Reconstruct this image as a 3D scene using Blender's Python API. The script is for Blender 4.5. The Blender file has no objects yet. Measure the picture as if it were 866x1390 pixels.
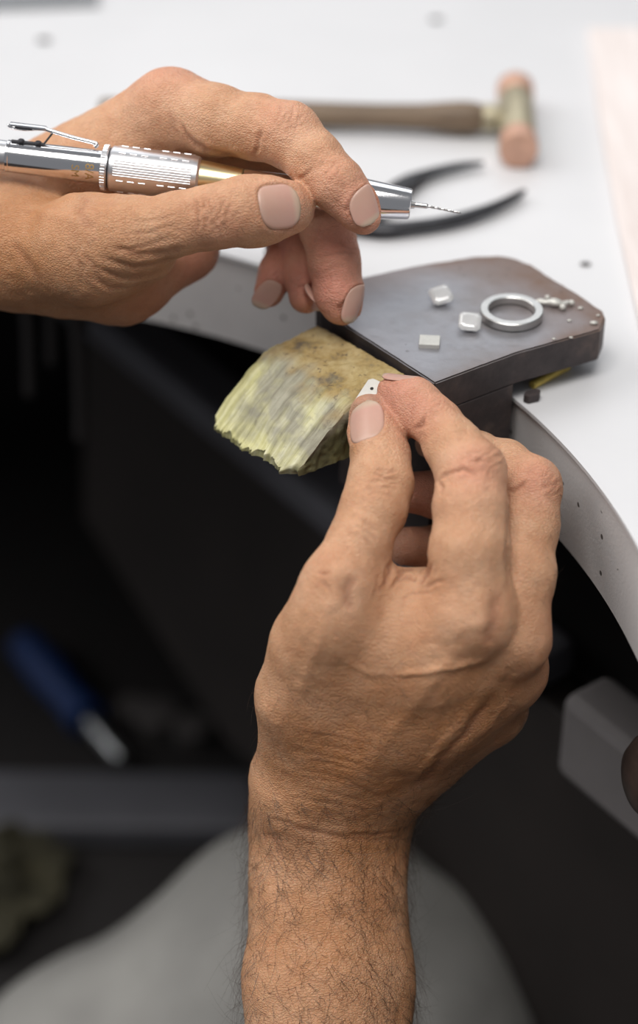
import bpy, bmesh, math, random
import numpy as np
from mathutils import Vector, Matrix
from mathutils.bvhtree import BVHTree

# ------------------------------------------------------------------ camera, world, lights, exposure
MM = 0.001
FPX, CX, CY = 2600.0, 433.0, 650.0            # focal length in pixels of the 866x1390 frame, principal point
PITCH = math.radians(35.0)
CAM = np.array([0.0, 0.0, 307.0])             # millimetres; z = 0 is the top of the steel block
SP, CP = math.sin(PITCH), math.cos(PITCH)
AX_R, AX_U, AX_F = np.array([1., 0, 0]), np.array([0, SP, CP]), np.array([0, CP, -SP])

scene = bpy.context.scene
col = scene.collection
cam_d = bpy.data.cameras.new('camera')
cam = bpy.data.objects.new('camera', cam_d)
col.objects.link(cam)
cam.location = CAM * MM
cam.rotation_euler = (math.pi / 2 - PITCH, 0, 0)
cam_d.sensor_fit = 'VERTICAL'
cam_d.sensor_height = 36.0
cam_d.lens = FPX / 1390.0 * 36.0
cam_d.shift_y = -(695.0 - CY) / 1390.0
cam_d.clip_start = 0.02
cam_d.clip_end = 20
cam_d.dof.use_dof = True
cam_d.dof.focus_distance = 0.576
cam_d.dof.aperture_fstop = 4.0
scene.camera = cam

world = bpy.data.worlds.new('room_light')
scene.world = world
world.use_nodes = True
world.node_tree.nodes['Background'].inputs[0].default_value = (0.93, 0.95, 1.0, 1)
world.node_tree.nodes['Background'].inputs[1].default_value = 0.22


def area(name, loc, target, sx, sy, power, color):
    l = bpy.data.lights.new(name, 'AREA')
    l.shape = 'RECTANGLE'; l.size = sx; l.size_y = sy; l.energy = power; l.color = color
    o = bpy.data.objects.new(name, l); col.objects.link(o)
    o.location = loc
    o.rotation_euler = (Vector(target) - Vector(loc)).to_track_quat('-Z', 'Y').to_euler()
    return o


area('window_light', (-1.4, 0.9, 1.2), (0.0, 0.5, -0.02), 1.6, 1.3, 23, (1.0, 0.985, 0.97))
area('back_window_light', (0.1, 2.0, 1.3), (0.0, 0.5, 0), 1.8, 1.2, 10, (0.95, 0.975, 1.0))
area('ceiling_light', (-0.15, -0.1, 1.8), (0.05, 0.5, 0), 1.3, 0.9, 33, (1.0, 0.97, 0.93))

vs = scene.view_settings
vs.view_transform = 'Standard'
vs.look = 'None'
vs.exposure = 0.0
vs.gamma = 1.0
vs.use_curve_mapping = False
scene.cycles.use_denoising = True
random.seed(4)
RNG = np.random.default_rng(7)


# ------------------------------------------------------------------ geometry helpers (millimetres)
def P(px, py, d):
    """world point (mm) seen at pixel px,py at distance d along the optical axis"""
    return CAM + AX_R * ((px - CX) / FPX * d) + AX_U * ((CY - py) / FPX * d) + AX_F * d


def onz(px, py, z):
    v = (CY - py) / FPX
    d = (CAM[2] - z) / (SP - v * CP)
    return P(px, py, d)


def unit(v):
    v = np.asarray(v, float)
    return v / np.linalg.norm(v)


def link(name, me, mat, parent=None):
    o = bpy.data.objects.new(name, me)
    col.objects.link(o)
    if mat is not None:
        me.materials.append(mat)
    if parent is not None:
        o.parent = parent
        o.matrix_parent_inverse = Matrix.Translation(-Vector(parent.location)) if parent.type == 'EMPTY' else Matrix.Identity(4)
    return o


def tag(o, label=None, cat=None, group=None, kind=None):
    if label: o['label'] = label
    if cat: o['category'] = cat
    if group: o['group'] = group
    if kind: o['kind'] = kind
    return o


def empty(name, loc_mm):
    o = bpy.data.objects.new(name, None)
    col.objects.link(o)
    o.location = np.asarray(loc_mm, float) * MM
    o.empty_display_size = 0.01
    return o


class MB:
    """collects shapes (mm), builds one mesh"""
    def __init__(self):
        self.bm = bmesh.new()

    def prism(self, pts, z0, z1, bevel=0.0, seg=2, frame=None):
        """polygon pts (x,y) extruded z0..z1; frame=(o,ex,ey,ez) optional"""
        bm = bmesh.new()
        vb = [bm.verts.new((p[0], p[1], z0)) for p in pts]
        vt = [bm.verts.new((p[0], p[1], z1)) for p in pts]
        n = len(pts)
        bm.faces.new(vb[::-1]); bm.faces.new(vt)
        for i in range(n):
            bm.faces.new((vb[i], vb[(i + 1) % n], vt[(i + 1) % n], vt[i]))
        bmesh.ops.recalc_face_normals(bm, faces=bm.faces[:])
        if bevel > 0:
            es = [e for e in bm.edges if len(e.link_faces) == 2 and e.calc_face_angle(0) > 0.35]
            bmesh.ops.bevel(bm, geom=es, offset=bevel, segments=seg, affect='EDGES', profile=0.5)
        return self._merge(bm, frame)

    def _merge(self, bm, frame=None):
        if frame is not None:
            o, ex, ey, ez = [Vector(np.asarray(v, float)) for v in frame]
            for v in bm.verts:
                v.co = o + ex * v.co.x + ey * v.co.y + ez * v.co.z
        me = bpy.data.meshes.new('tmp'); bm.to_mesh(me); bm.free()
        self.bm.from_mesh(me); bpy.data.meshes.remove(me)
        return self

    def box(self, o, ex, ey, ez, sx, sy, sz, bevel=0.0, seg=2):
        h = [(-sx / 2, -sy / 2), (sx / 2, -sy / 2), (sx / 2, sy / 2), (-sx / 2, sy / 2)]
        return self.prism(h, -sz / 2, sz / 2, bevel, seg, (o, ex, ey, ez))

    def lathe(self, a, axis, prof, seg=40, cap=True):
        """prof: list of (t mm along the axis, radius)"""
        axis = unit(axis); ref = np.array([0, 0, 1.]) if abs(axis[2]) < .9 else np.array([1., 0, 0])
        n1 = unit(np.cross(axis, ref)); n2 = np.cross(axis, n1)
        rings = []
        for t, r in prof:
            c = np.asarray(a) + axis * t
            rings.append([self.bm.verts.new(c + (n1 * math.cos(k * 2 * math.pi / seg) + n2 * math.sin(k * 2 * math.pi / seg)) * max(r, 1e-3)) for k in range(seg)])
        for r0, r1 in zip(rings, rings[1:]):
            for k in range(seg):
                self.bm.faces.new((r0[k], r0[(k + 1) % seg], r1[(k + 1) % seg], r1[k]))
        if cap:
            self.bm.faces.new(rings[0][::-1]); self.bm.faces.new(rings[-1])
        return self

    def tube(self, pts, radii, seg=10, flat=None):
        """swept tube; flat=(vec, factor) squeezes the section along vec"""
        pts = [np.asarray(p, float) for p in pts]
        rings = []
        up = None
        for i, p in enumerate(pts):
            t = unit(pts[min(i + 1, len(pts) - 1)] - pts[max(i - 1, 0)])
            if up is None:
                up = np.array([0, 0, 1.]) if abs(t[2]) < .9 else np.array([1., 0, 0])
            n1 = unit(np.cross(t, up)); n2 = np.cross(n1, t); up = n2
            r = radii[i] if hasattr(radii, '__len__') else radii
            ring = []
            for k in range(seg):
                a = k * 2 * math.pi / seg
                off = (n1 * math.cos(a) + n2 * math.sin(a)) * r
                if flat is not None:
                    off = off - flat[0] * np.dot(off, flat[0]) * (1 - flat[1])
                ring.append(self.bm.verts.new(p + off))
            rings.append(ring)
        for r0, r1 in zip(rings, rings[1:]):
            for k in range(seg):
                self.bm.faces.new((r0[k], r0[(k + 1) % seg], r1[(k + 1) % seg], r1[k]))
        self.bm.faces.new(rings[0][::-1]); self.bm.faces.new(rings[-1])
        return self

    def build(self, name, mat, parent=None, smooth=None):
        bmesh.ops.recalc_face_normals(self.bm, faces=self.bm.faces[:])
        for v in self.bm.verts:
            v.co *= MM
        me = bpy.data.meshes.new(name)
        self.bm.to_mesh(me); self.bm.free()
        if smooth is not None:
            me.polygons.foreach_set('use_smooth', [True] * len(me.polygons))
            try:
                me.set_sharp_from_angle(angle=math.radians(smooth))
            except Exception:
                pass
        return link(name, me, mat, parent)


def spline(pts, n):
    """Catmull-Rom resample of a list of points"""
    pts = [np.asarray(p, float) for p in pts]
    q = [2 * pts[0] - pts[1]] + pts + [2 * pts[-1] - pts[-2]]
    out = []
    for i in range(1, len(q) - 2):
        for k in range(n):
            t = k / n
            out.append(0.5 * ((2 * q[i]) + (-q[i - 1] + q[i + 1]) * t + (2 * q[i - 1] - 5 * q[i] + 4 * q[i + 1] - q[i + 2]) * t * t
                              + (-q[i - 1] + 3 * q[i] - 3 * q[i + 1] + q[i + 2]) * t ** 3))
    out.append(pts[-1])
    return out


def vnoise(p, freq, seed=0):
    """cheap smooth value noise on an (N,3) array, about -1..1"""
    q = np.asarray(p, float) * freq + seed * 17.31
    i = np.floor(q).astype(np.int64); f = q - i; f = f * f * (3 - 2 * f)
    def h(a, b, c):
        n = (a * 73856093) ^ (b * 19349663) ^ (c * 83492791) ^ (seed * 2654435)
        n = (n ^ (n >> 13)) * 1274126177 & 0x7fffffff
        n = (n ^ (n >> 16)) & 0xffff
        return n / 32767.5 - 1.0
    r = 0
    for dx in (0, 1):
        for dy in (0, 1):
            for dz in (0, 1):
                w = (f[:, 0] if dx else 1 - f[:, 0]) * (f[:, 1] if dy else 1 - f[:, 1]) * (f[:, 2] if dz else 1 - f[:, 2])
                r = r + w * h(i[:, 0] + dx, i[:, 1] + dy, i[:, 2] + dz)
    return r


# ------------------------------------------------------------------ materials
class Mat:
    def __init__(self, name, base=(.8, .8, .8), rough=.5, metal=0.0, spec=.5):
        self.m = bpy.data.materials.new(name); self.m.use_nodes = True
        self.nt = self.m.node_tree; self.n = self.nt.nodes; self.l = self.nt.links
        self.b = self.n['Principled BSDF']
        self.b.inputs['Base Color'].default_value = (*base, 1)
        self.b.inputs['Roughness'].default_value = rough
        self.b.inputs['Metallic'].default_value = metal
        self.b.inputs['Specular IOR Level'].default_value = spec
        self.tc = self.n.new('ShaderNodeTexCoord')

    def mapping(self, scale=(1, 1, 1), rot=(0, 0, 0), src=None):
        mp = self.n.new('ShaderNodeMapping')
        mp.inputs['Scale'].default_value = scale; mp.inputs['Rotation'].default_value = rot
        self.l.new(src or self.tc.outputs['Object'], mp.inputs['Vector'])
        return mp.outputs[0]

    def noise(self, scale, detail=4, rough=.55, vec=None, dist=0.0):
        t = self.n.new('ShaderNodeTexNoise')
        t.inputs['Scale'].default_value = scale; t.inputs['Detail'].default_value = detail
        t.inputs['Roughness'].default_value = rough; t.inputs['Distortion'].default_value = dist
        self.l.new(vec or self.tc.outputs['Object'], t.inputs['Vector'])
        return t.outputs['Fac']

    def voronoi(self, scale, feature='F1', vec=None, rand=1.0):
        t = self.n.new('ShaderNodeTexVoronoi'); t.feature = feature
        t.inputs['Scale'].default_value = scale; t.inputs['Randomness'].default_value = rand
        self.l.new(vec or self.tc.outputs['Object'], t.inputs['Vector'])
        return t.outputs['Distance']

    def ramp(self, fac, stops, interp='LINEAR'):
        r = self.n.new('ShaderNodeValToRGB'); r.color_ramp.interpolation = interp
        els = r.color_ramp.elements
        while len(els) < len(stops): els.new(.5)
        for e, (p, c) in zip(els, stops):
            e.position = p; e.color = (*c, 1) if len(c) == 3 else c
        self.l.new(fac, r.inputs['Fac'])
        return r.outputs['Color']

    def mix(self, fac, a, b, mode='MIX'):
        m = self.n.new('ShaderNodeMix'); m.data_type = 'RGBA'; m.blend_type = mode
        for sock, v in ((m.inputs['Factor'], fac), (m.inputs['A'], a), (m.inputs['B'], b)):
            if hasattr(v, 'is_output'): self.l.new(v, sock)
            elif isinstance(v, (int, float)): sock.default_value = v
            else: sock.default_value = (*v, 1)
        for s in m.inputs:      # colour sockets share names with the float ones
            pass
        ins = [s for s in m.inputs if s.type == 'RGBA']
        for sock, v in zip(ins, (a, b)):
            if hasattr(v, 'is_output'): self.l.new(v, sock)
            else: sock.default_value = (*v, 1)
        return [s for s in m.outputs if s.type == 'RGBA'][0]

    def math(self, op, a, b=0.0, c=None):
        m = self.n.new('ShaderNodeMath'); m.operation = op
        for s, v in zip(m.inputs, (a, b, c)):
            if v is None: continue
            if hasattr(v, 'is_output'): self.l.new(v, s)
            else: s.default_value = v
        return m.outputs[0]

    def attr(self, name, out='Fac'):
        a = self.n.new('ShaderNodeAttribute'); a.attribute_name = name
        return a.outputs[out]

    def color(self, sock):
        self.l.new(sock, self.b.inputs['Base Color']); return self

    def rough(self, sock):
        self.l.new(sock, self.b.inputs['Roughness']); return self

    def bump(self, h, dist=0.0002, strength=1.0):
        b = self.n.new('ShaderNodeBump'); b.inputs['Distance'].default_value = dist
        b.inputs['Strength'].default_value = strength
        self.l.new(h, b.inputs['Height']); self.l.new(b.outputs[0], self.b.inputs['Normal'])
        return self


M = {}


def simple(name, base, rough=.5, metal=0.0, var=0.0, nscale=60, bump=0.0):
    m = Mat(name, base, rough, metal)
    if var > 0:
        lo = tuple(c * (1 - var) for c in base); hi = tuple(min(1, c * (1 + var)) for c in base)
        f = m.noise(nscale, 5, .6)
        m.color(m.ramp(f, [(.25, lo), (.75, hi)]))
        if bump: m.bump(f, bump)
    M[name] = m.m
    return m


def make_materials():
    # white laminate bench top, a little dirt near the block
    m = Mat('white_laminate', rough=.42)
    f = m.noise(9, 5, .6); g = m.noise(160, 3, .5)
    c = m.ramp(f, [(.3, (.605, .605, .62)), (.7, (.65, .65, .665))])
    v = m.voronoi(55)
    keep = m.math('GREATER_THAN', m.noise(14, 2, .5), .63)
    dots = m.math('MULTIPLY', m.math('LESS_THAN', v, .11), keep)
    c = m.mix(m.math('MULTIPLY', dots, .55), c, (.25, .24, .25))
    m.color(c).bump(g, .00006); M['white_laminate'] = m.m
    # edge band of the top, speckled
    m = Mat('edge_band', rough=.5)
    f = m.noise(30, 4, .6)
    c = m.ramp(f, [(.3, (.56, .55, .55)), (.7, (.66, .65, .65))])
    v = m.voronoi(150)
    keep = m.math('GREATER_THAN', m.noise(40, 2, .5), .55)
    c = m.mix(m.math('MULTIPLY', m.math('LESS_THAN', v, .13), keep), c, (.10, .09, .085))
    m.color(c).bump(m.noise(900, 3, .6), .00012); M['edge_band'] = m.m
    # steel block
    m = Mat('block_steel', rough=.4, metal=.6)
    f = m.noise(28, 6, .65); fine = m.noise(420, 4, .65)
    c = m.ramp(f, [(.28, (.23, .21, .205)), (.5, (.31, .31, .335)), (.72, (.38, .385, .42))])
    rust = m.attr('rust')
    rn = m.math('MULTIPLY', rust, m.math('ADD', m.noise(75, 5, .65), .35))
    c = m.mix(m.math('MINIMUM', rn, 1.0), c, (.215, .145, .115))
    sp = m.math('MULTIPLY', m.math('LESS_THAN', m.voronoi(260), .16), m.math('GREATER_THAN', m.noise(55, 2), .58))
    c = m.mix(m.math('MULTIPLY', sp, .4), c, (.09, .075, .07))
    m.color(c)
    m.rough(m.ramp(m.math('ADD', m.math('MULTIPLY', f, .5), m.math('MULTIPLY', rust, .4)), [(.1, (.36,) * 3), (.7, (.62,) * 3)]))
    m.bump(fine, .00008); M['block_steel'] = m.m
    m = Mat('block_side', rough=.62, metal=.3)
    f = m.noise(60, 6, .65)
    c = m.ramp(f, [(.3, (.030, .025, .026)), (.52, (.062, .050, .050)), (.72, (.13, .095, .082))])
    m.color(c).bump(m.noise(500, 4, .6), .00015); M['block_side'] = m.m
    # worn wood of the bench pin
    m = Mat('pin_wood', rough=.68)
    vec = m.mapping((1, 1, 1), (0, 0, -math.radians(35.6)))
    vec2 = m.n.new('ShaderNodeMapping'); vec2.inputs['Scale'].default_value = (.07, 1, .07); m.l.new(vec, vec2.inputs['Vector'])
    grain = m.noise(520, 6, .7, vec2.outputs[0]); blot = m.noise(95, 6, .68); big = m.noise(42, 4, .6)
    yellow = m.ramp(grain, [(.3, (.38, .36, .15)), (.48, (.66, .63, .31)), (.66, (.86, .84, .56))])
    grey = m.ramp(grain, [(.3, (.20, .185, .15)), (.7, (.47, .45, .36))])
    c = m.mix(m.ramp(big, [(.47, (0,) * 3), (.62, (.9,) * 3)]), yellow, grey)
    c = m.mix(m.math('MULTIPLY', m.attr('near'), .9), c, m.ramp(blot, [(.35, (.12, .085, .055)), (.48, (.36, .24, .08)), (.66, (.52, .40, .20))]))
    sp = m.ramp(m.noise(330, 5, .7), [(.58, (0,) * 3), (.68, (1,) * 3)])
    c = m.mix(m.math('MULTIPLY', sp, m.math('ADD', m.math('MULTIPLY', m.attr('near'), .6), .2)), c, (.06, .04, .035))
    c = m.mix(m.math('MULTIPLY', m.attr('side'), .85), c, m.ramp(blot, [(.3, (.02, .02, .006)), (.6, (.07, .066, .018)), (.75, (.17, .15, .05))]))  # shade of the side faces put into the colour as dark olive
    m.color(c); m.bump(m.math('ADD', grain, blot), .0006); M['pin_wood'] = m.m
    # metals
    simple('chrome', (.82, .82, .84), .13, 1.0)
    simple('satin_chrome', (.80, .80, .82), .33, 1.0, .05, 300)
    simple('brass_neck', (.80, .68, .40), .28, 1.0)
    simple('gold_print', (.42, .27, .10), .5, .3)
    simple('dark_groove', (.03, .03, .035), .5, .2)
    simple('drill_steel', (.62, .61, .60), .25, 1.0)
    simple('silver', (.58, .575, .56), .34, 1.0, .08, 500, .00003)
    simple('silver_matte', (.62, .61, .57), .5, .55, .08, 600, .00004)
    simple('white_metal', (.60, .59, .55), .5, .3, .06, 500)
    simple('hole_dark', (.02, .018, .015), .8)
    simple('brass_rod', (.55, .42, .10), .5, .35, .2, 200)
    simple('hammer_brass', (.46, .41, .29), .45, .7, .2, 150)
    simple('hammer_copper', (.62, .37, .27), .5, .45, .2, 160)
    simple('plier_steel', (.055, .055, .06), .4, .7, .3, 90)
    simple('ruler_steel', (.40, .41, .42), .35, .9, .1, 60)
    m = Mat('handle_wood', rough=.55)
    g = m.noise(260, 5, .65, m.mapping((.06, 1, 1)))
    m.color(m.ramp(g, [(.3, (.10, .066, .042)), (.6, (.20, .14, .09)), (.8, (.28, .20, .14))])); M['handle_wood'] = m.m
    m = Mat('pale_board', rough=.6)
    g = m.noise(130, 5, .65, m.mapping((1, .08, 1)))
    m.color(m.ramp(g, [(.3, (.66, .58, .55)), (.7, (.80, .74, .72))])); M['pale_board'] = m.m
    m = Mat('diamond', (1, 1, 1), 0.0)
    m.b.inputs['Transmission Weight'].default_value = .5; m.b.inputs['IOR'].default_value = 2.0; m.b.inputs['Roughness'].default_value = .02; M['diamond'] = m.m
    # under the bench: the shade there is partly put into the dark colours
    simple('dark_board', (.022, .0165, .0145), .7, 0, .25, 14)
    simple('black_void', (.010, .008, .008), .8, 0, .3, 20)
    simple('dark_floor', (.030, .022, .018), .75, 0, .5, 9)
    simple('drawer_front', (.20, .185, .185), .5, 0, .1, 30)
    simple('grey_rail', (.11, .11, .125), .55, .2, .15, 20)
    simple('rim_grey', (.075, .067, .066), .6, 0, .15, 20)
    simple('blue_plastic', (.012, .035, .13), .45)
    simple('plywood_edge', (.33, .17, .06), .7, 0, .3, 120)
    simple('dark_handle', (.05, .032, .026), .5, 0, .45, 140)
    simple('cord_dark', (.05, .045, .045), .7)
    simple('olive_cloth', (.035, .031, .016), .9, 0, .5, 40)
    m = Mat('grey_cloth', rough=.9)
    w = m.noise(700, 2, .5); f = m.noise(25, 4, .6)
    c = m.ramp(f, [(.3, (.22, .215, .205)), (.7, (.28, .275, .26))])
    m.color(c).bump(w, .0004); M['grey_cloth'] = m.m
    # skin
    m = Mat('skin', rough=.5, spec=.30)
    a1 = m.noise(70, 5, .6); a2 = m.noise(380, 4, .6)
    base = m.ramp(a1, [(.3, (.53, .275, .155)), (.5, (.61, .345, .205)), (.72, (.68, .415, .265))])
    red = m.attr('red'); tan = m.attr('tan'); deep = m.attr('crease')
    base = m.mix(m.math('MULTIPLY', red, .92), base, (.64, .26, .20))
    base = m.mix(m.math('MULTIPLY', tan, m.math('ADD', m.noise(110, 4, .6), .25)), base, (.40, .165, .055))  # tan skin, with the deeper colour of shaded skin put in
    base = m.mix(m.math('MULTIPLY', m.ramp(a2, [(.5, (0,) * 3), (.75, (1,) * 3)]), .30), base, (.36, .17, .10))
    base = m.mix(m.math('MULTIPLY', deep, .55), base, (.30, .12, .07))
    base = m.mix(m.math('MULTIPLY', m.attr('grime'), .6), base, (.26, .21, .155))
    m.color(base)
    b = m.b
    b.inputs['Subsurface Weight'].default_value = .28
    b.inputs['Subsurface Radius'].default_value = (1.0, .36, .2)
    b.inputs['Subsurface Scale'].default_value = .0022
    l1 = m.n.new('ShaderNodeMapping'); l1.inputs['Scale'].default_value = (.45, 1, 1); l1.inputs['Rotation'].default_value = (0, 0, .5)
    m.l.new(m.tc.outputs['Object'], l1.inputs['Vector'])
    cells = m.voronoi(1350, 'DISTANCE_TO_EDGE', l1.outputs[0])
    cells = m.ramp(cells, [(.0, (0,) * 3), (.22, (1,) * 3)])
    h = m.math('ADD', m.math('MULTIPLY', cells, .55), m.math('MULTIPLY', m.noise(760, 4, .65, l1.outputs[0], .4), .9))
    m.bump(h, .0003, .9)
    m.rough(m.ramp(m.noise(200, 3), [(.3, (.42,) * 3), (.7, (.58,) * 3)]))
    M['skin'] = m.m
    m = Mat('nail', rough=.34, spec=.45)
    rid = m.noise(500, 3, .5)
    c = m.ramp(m.attr('v'), [(0.0, (.60, .40, .32)), (.16, (.56, .345, .27)), (.78, (.60, .35, .285)), (.88, (.60, .44, .34)), (1.0, (.52, .42, .31))])
    c = m.mix(m.math('MULTIPLY', rid, .25), c, (.45, .27, .21))
    m.color(c)
    m.b.inputs['Subsurface Weight'].default_value = .15
    m.b.inputs['Subsurface Radius'].default_value = (1, .4, .3); m.b.inputs['Subsurface Scale'].default_value = .0015
    M['nail'] = m.m
    simple('hair', (.035, .02, .013), .5)


make_materials()

# bench directions: E1 away from the jeweller, E2 along the bench front
E1 = np.array([.813, .582, 0.]); E2 = np.array([-.582, .813, 0.]); EZ = np.array([0, 0, 1.])
C0 = np.array([-156., 385., 0.]); RC = 250.0
TZ, TT = -18.0, 36.0            # bench top height, thickness


def bench(a, b, z):
    return C0 + E1 * a + E2 * b + EZ * z


# ------------------------------------------------------------------ the setting
mb = MB(); mb.box((0, 600, -905), (1, 0, 0), (0, 1, 0), (0, 0, 1), 4200, 4200, 10)
fl = mb.build('floor', M['dark_floor']); tag(fl, kind='structure')

# ------------------------------------------------------------------ workbench
wb = empty('workbench', bench(400, 0, -900))
tag(wb, 'white laminate jeweller workbench with curved front cutout and dark drawers below', 'workbench')
def outline(r, ea, eb):
    """curved front: an arc round the jeweller that runs out straight on both sides"""
    t0, t1 = math.radians(-25), math.radians(60)
    pts = [(r * math.cos(t), r * math.sin(t)) for t in np.linspace(t0, t1, 81)]
    a0, b0 = pts[0]; k = a0 / (-math.sin(t0)) ; lo = (ea, b0 - math.cos(t0) * (a0 - ea) / -math.sin(t0))
    a1, b1 = pts[-1]; hi = (ea, b1 + math.cos(t1) * (a1 - ea) / math.sin(t1))
    return [(ea, -800 + eb), lo] + pts + [hi, (ea, 700 - eb), (900 - eb, 700 - eb), (900 - eb, -800 + eb)]


mb = MB(); mb.prism(outline(RC, 0, 0), TZ - 1.3, TZ, 0, 1, (C0, E1, E2, EZ)); mb.build('bench_top', M['white_laminate'], wb)
mb = MB(); mb.prism(outline(RC + 1.2, 1.2, 1), TZ - TT, TZ - 1.9, 0, 1, (C0, E1, E2, EZ)); mb.build('edge_band', M['edge_band'], wb, smooth=20)
# plywood layer under the top, set a little back
q0 = np.array([RC * math.cos(math.radians(-25)), RC * math.sin(math.radians(-25))]); qd = np.array([-math.sin(math.radians(25)), -math.cos(math.radians(25))])
qn = np.array([math.cos(math.radians(-25)), math.sin(math.radians(-25))])
pp = [q0 + qd * 14 + qn * 3, q0 + qd * 400 + qn * 3, q0 + qd * 400 + qn * 40, q0 + qd * 14 + qn * 40]
mb = MB(); mb.prism(pp, TZ - TT - 16, TZ - TT - .2, 0, 1, (C0, E1, E2, EZ)); mb.build('plywood_batten', M['plywood_edge'], wb)
# carcass: unseen back and side boards added to keep light out, catch tray and its rim, shelf behind
def wbox(name, a0, a1, b0, b1, z0, z1, mat, bev=1.0, parent=wb):
    mb = MB(); mb.box(bench((a0 + a1) / 2, (b0 + b1) / 2, (z0 + z1) / 2), E1, E2, EZ, a1 - a0, b1 - b0, z1 - z0, bev)
    return mb.build(name, mat, parent)


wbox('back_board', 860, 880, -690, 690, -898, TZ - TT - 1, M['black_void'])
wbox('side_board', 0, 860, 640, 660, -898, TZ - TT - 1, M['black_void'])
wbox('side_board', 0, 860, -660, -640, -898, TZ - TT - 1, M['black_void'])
# drawer cabinet under the top: brown front with a paler rim, black cavity above it
mb = MB(); mb.prism([(-330, -348), (215, -362), (350, -303), (330, -172), (-330, -172)], -9, 9, 1.5, 2, (bench(294, 0, 0), E2, EZ, E1))
mb.build('cabinet_front', M['dark_board'], wb)
wbox('cabinet_rim', 276, 304, -12, 400, -171, -153, M['grey_rail'], 5)
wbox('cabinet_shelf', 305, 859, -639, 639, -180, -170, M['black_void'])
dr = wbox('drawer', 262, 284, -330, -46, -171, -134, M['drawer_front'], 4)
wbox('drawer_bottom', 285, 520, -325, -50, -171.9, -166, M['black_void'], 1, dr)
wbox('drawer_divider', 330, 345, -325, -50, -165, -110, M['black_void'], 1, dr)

# ------------------------------------------------------------------ steel block
EA = onz(590, 520, 0)
plate_px = [(590, 520), (700, 479), (815, 447), (822, 430), (818, 421), (784, 398), (748, 376), (722, 359), (700, 350), (676, 346), (640, 348),
            (560, 361), (470, 381), (428, 407), (436, 420)]
pl = [onz(x, y, 0)[:2] for x, y in plate_px]
sb = empty('steel_block', (50, 535, -18))
tag(sb, 'dark steel bench block with bluish worn flat top on the curved bench edge', 'bench block')
bm = bmesh.new()
vt = [bm.verts.new((p[0], p[1], 0)) for p in pl]; vb = [bm.verts.new((p[0], p[1], -11.5)) for p in pl]
bm.faces.new(vt); bm.faces.new(vb[::-1])
for k in range(len(pl)):
    bm.faces.new((vb[k], vb[(k + 1) % len(pl)], vt[(k + 1) % len(pl)], vt[k]))
bmesh.ops.recalc_face_normals(bm, faces=bm.faces[:])
bmesh.ops.bevel(bm, geom=[e for e in bm.edges if e.calc_face_angle(0) > .9], offset=.5, segments=2, affect='EDGES')
bmesh.ops.triangulate(bm, faces=bm.faces[:])
for _ in range(5):
    bmesh.ops.subdivide_edges(bm, edges=[e for e in bm.edges if e.calc_length() > 3.0], cuts=1)
    bmesh.ops.triangulate(bm, faces=bm.faces[:])
me = bpy.data.meshes.new('plate'); 
co = np.array([v.co[:] for v in bm.verts])
bm.to_mesh(me); bm.free()
edge_pts = np.array(pl)
def dist_poly(q, poly):
    d = np.full(len(q), 1e9)
    for a, b in zip(poly, np.roll(poly, -1, 0)):
        ab = b - a; t = np.clip(((q - a) @ ab) / (ab @ ab), 0, 1)
        d = np.minimum(d, np.linalg.norm(q - a - t[:, None] * ab, axis=1))
    return d
dp = dist_poly(co[:, :2], edge_pts)
far = np.clip(((co - EA) @ E1 - 38) / 30, 0, 1)            # rustier away from the jeweller
frontedge = np.clip(1 - dist_poly(co[:, :2], np.array([pl[0], pl[1], pl[2]])) / 5, 0, 1)
rust = np.clip(far * .95 + np.exp(-dp / 3) * (.15 + .7 * far) + frontedge * .25 + .45 * np.clip(((co - EA) @ E2 - 45) / 15, 0, 1), 0, 1)
nz = vnoise(co, .35, 3) * .25 + vnoise(co, .9, 5) * .12
side = np.abs(co[:, 2] + 5.7) < 5.9
chip = np.exp(-dp / 1.0) * (far > .3)
co2 = co.copy(); co2[:, 2] += np.where(co[:, 2] > -1, nz * .35 - chip * .4 * np.clip(vnoise(co, .5, 9) + .4, 0, 1), 0)
me.vertices.foreach_set('co', (co2 * MM).ravel())
a = me.attributes.new('rust', 'FLOAT', 'POINT'); a.data.foreach_set('value', rust.astype(np.float32))
o = link('plate', me, M['block_steel'], sb); me.materials.append(M['block_side'])
for p in me.polygons:
    if p.normal.z < .5: p.material_index = 1
# body below the plate, standing in front of the bench edge
def blk(a, b, z): return EA + E1 * a + E2 * b + EZ * z
ab_, ad_ = unit(pl[1] - pl[0]), unit(pl[-1] - pl[0]); A2 = np.array(pl[0])
mb = MB(); mb.prism([A2, A2 + ab_ * 31, A2 + ab_ * 33 + ad_ * 2, A2 + ab_ * 33 + ad_ * 46, A2 + ad_ * 46], -62, -11.45, .3, 2); mb.build('body', M['block_side'], sb)
mb = MB(); mb.prism([(30, 8), (60, 8), (60, 40), (30, 40)], TZ + .1, -11.4, .4, 1, (EA, E1, E2, EZ)); mb.build('foot', M['block_side'], sb)

# brass rod wedged under the plate
mb = MB(); mb.lathe(onz(722, 523, -16.5), onz(776, 494, -16.5) - onz(722, 523, -16.5), [(0, 1.1), (.3, 1.4), (17, 1.4), (17.3, 1.1)], 16)
tag(mb.build('brass_rod', M['brass_rod'], None, 30), 'short yellow brass rod lying in the gap under the steel block', 'rod')

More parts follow.
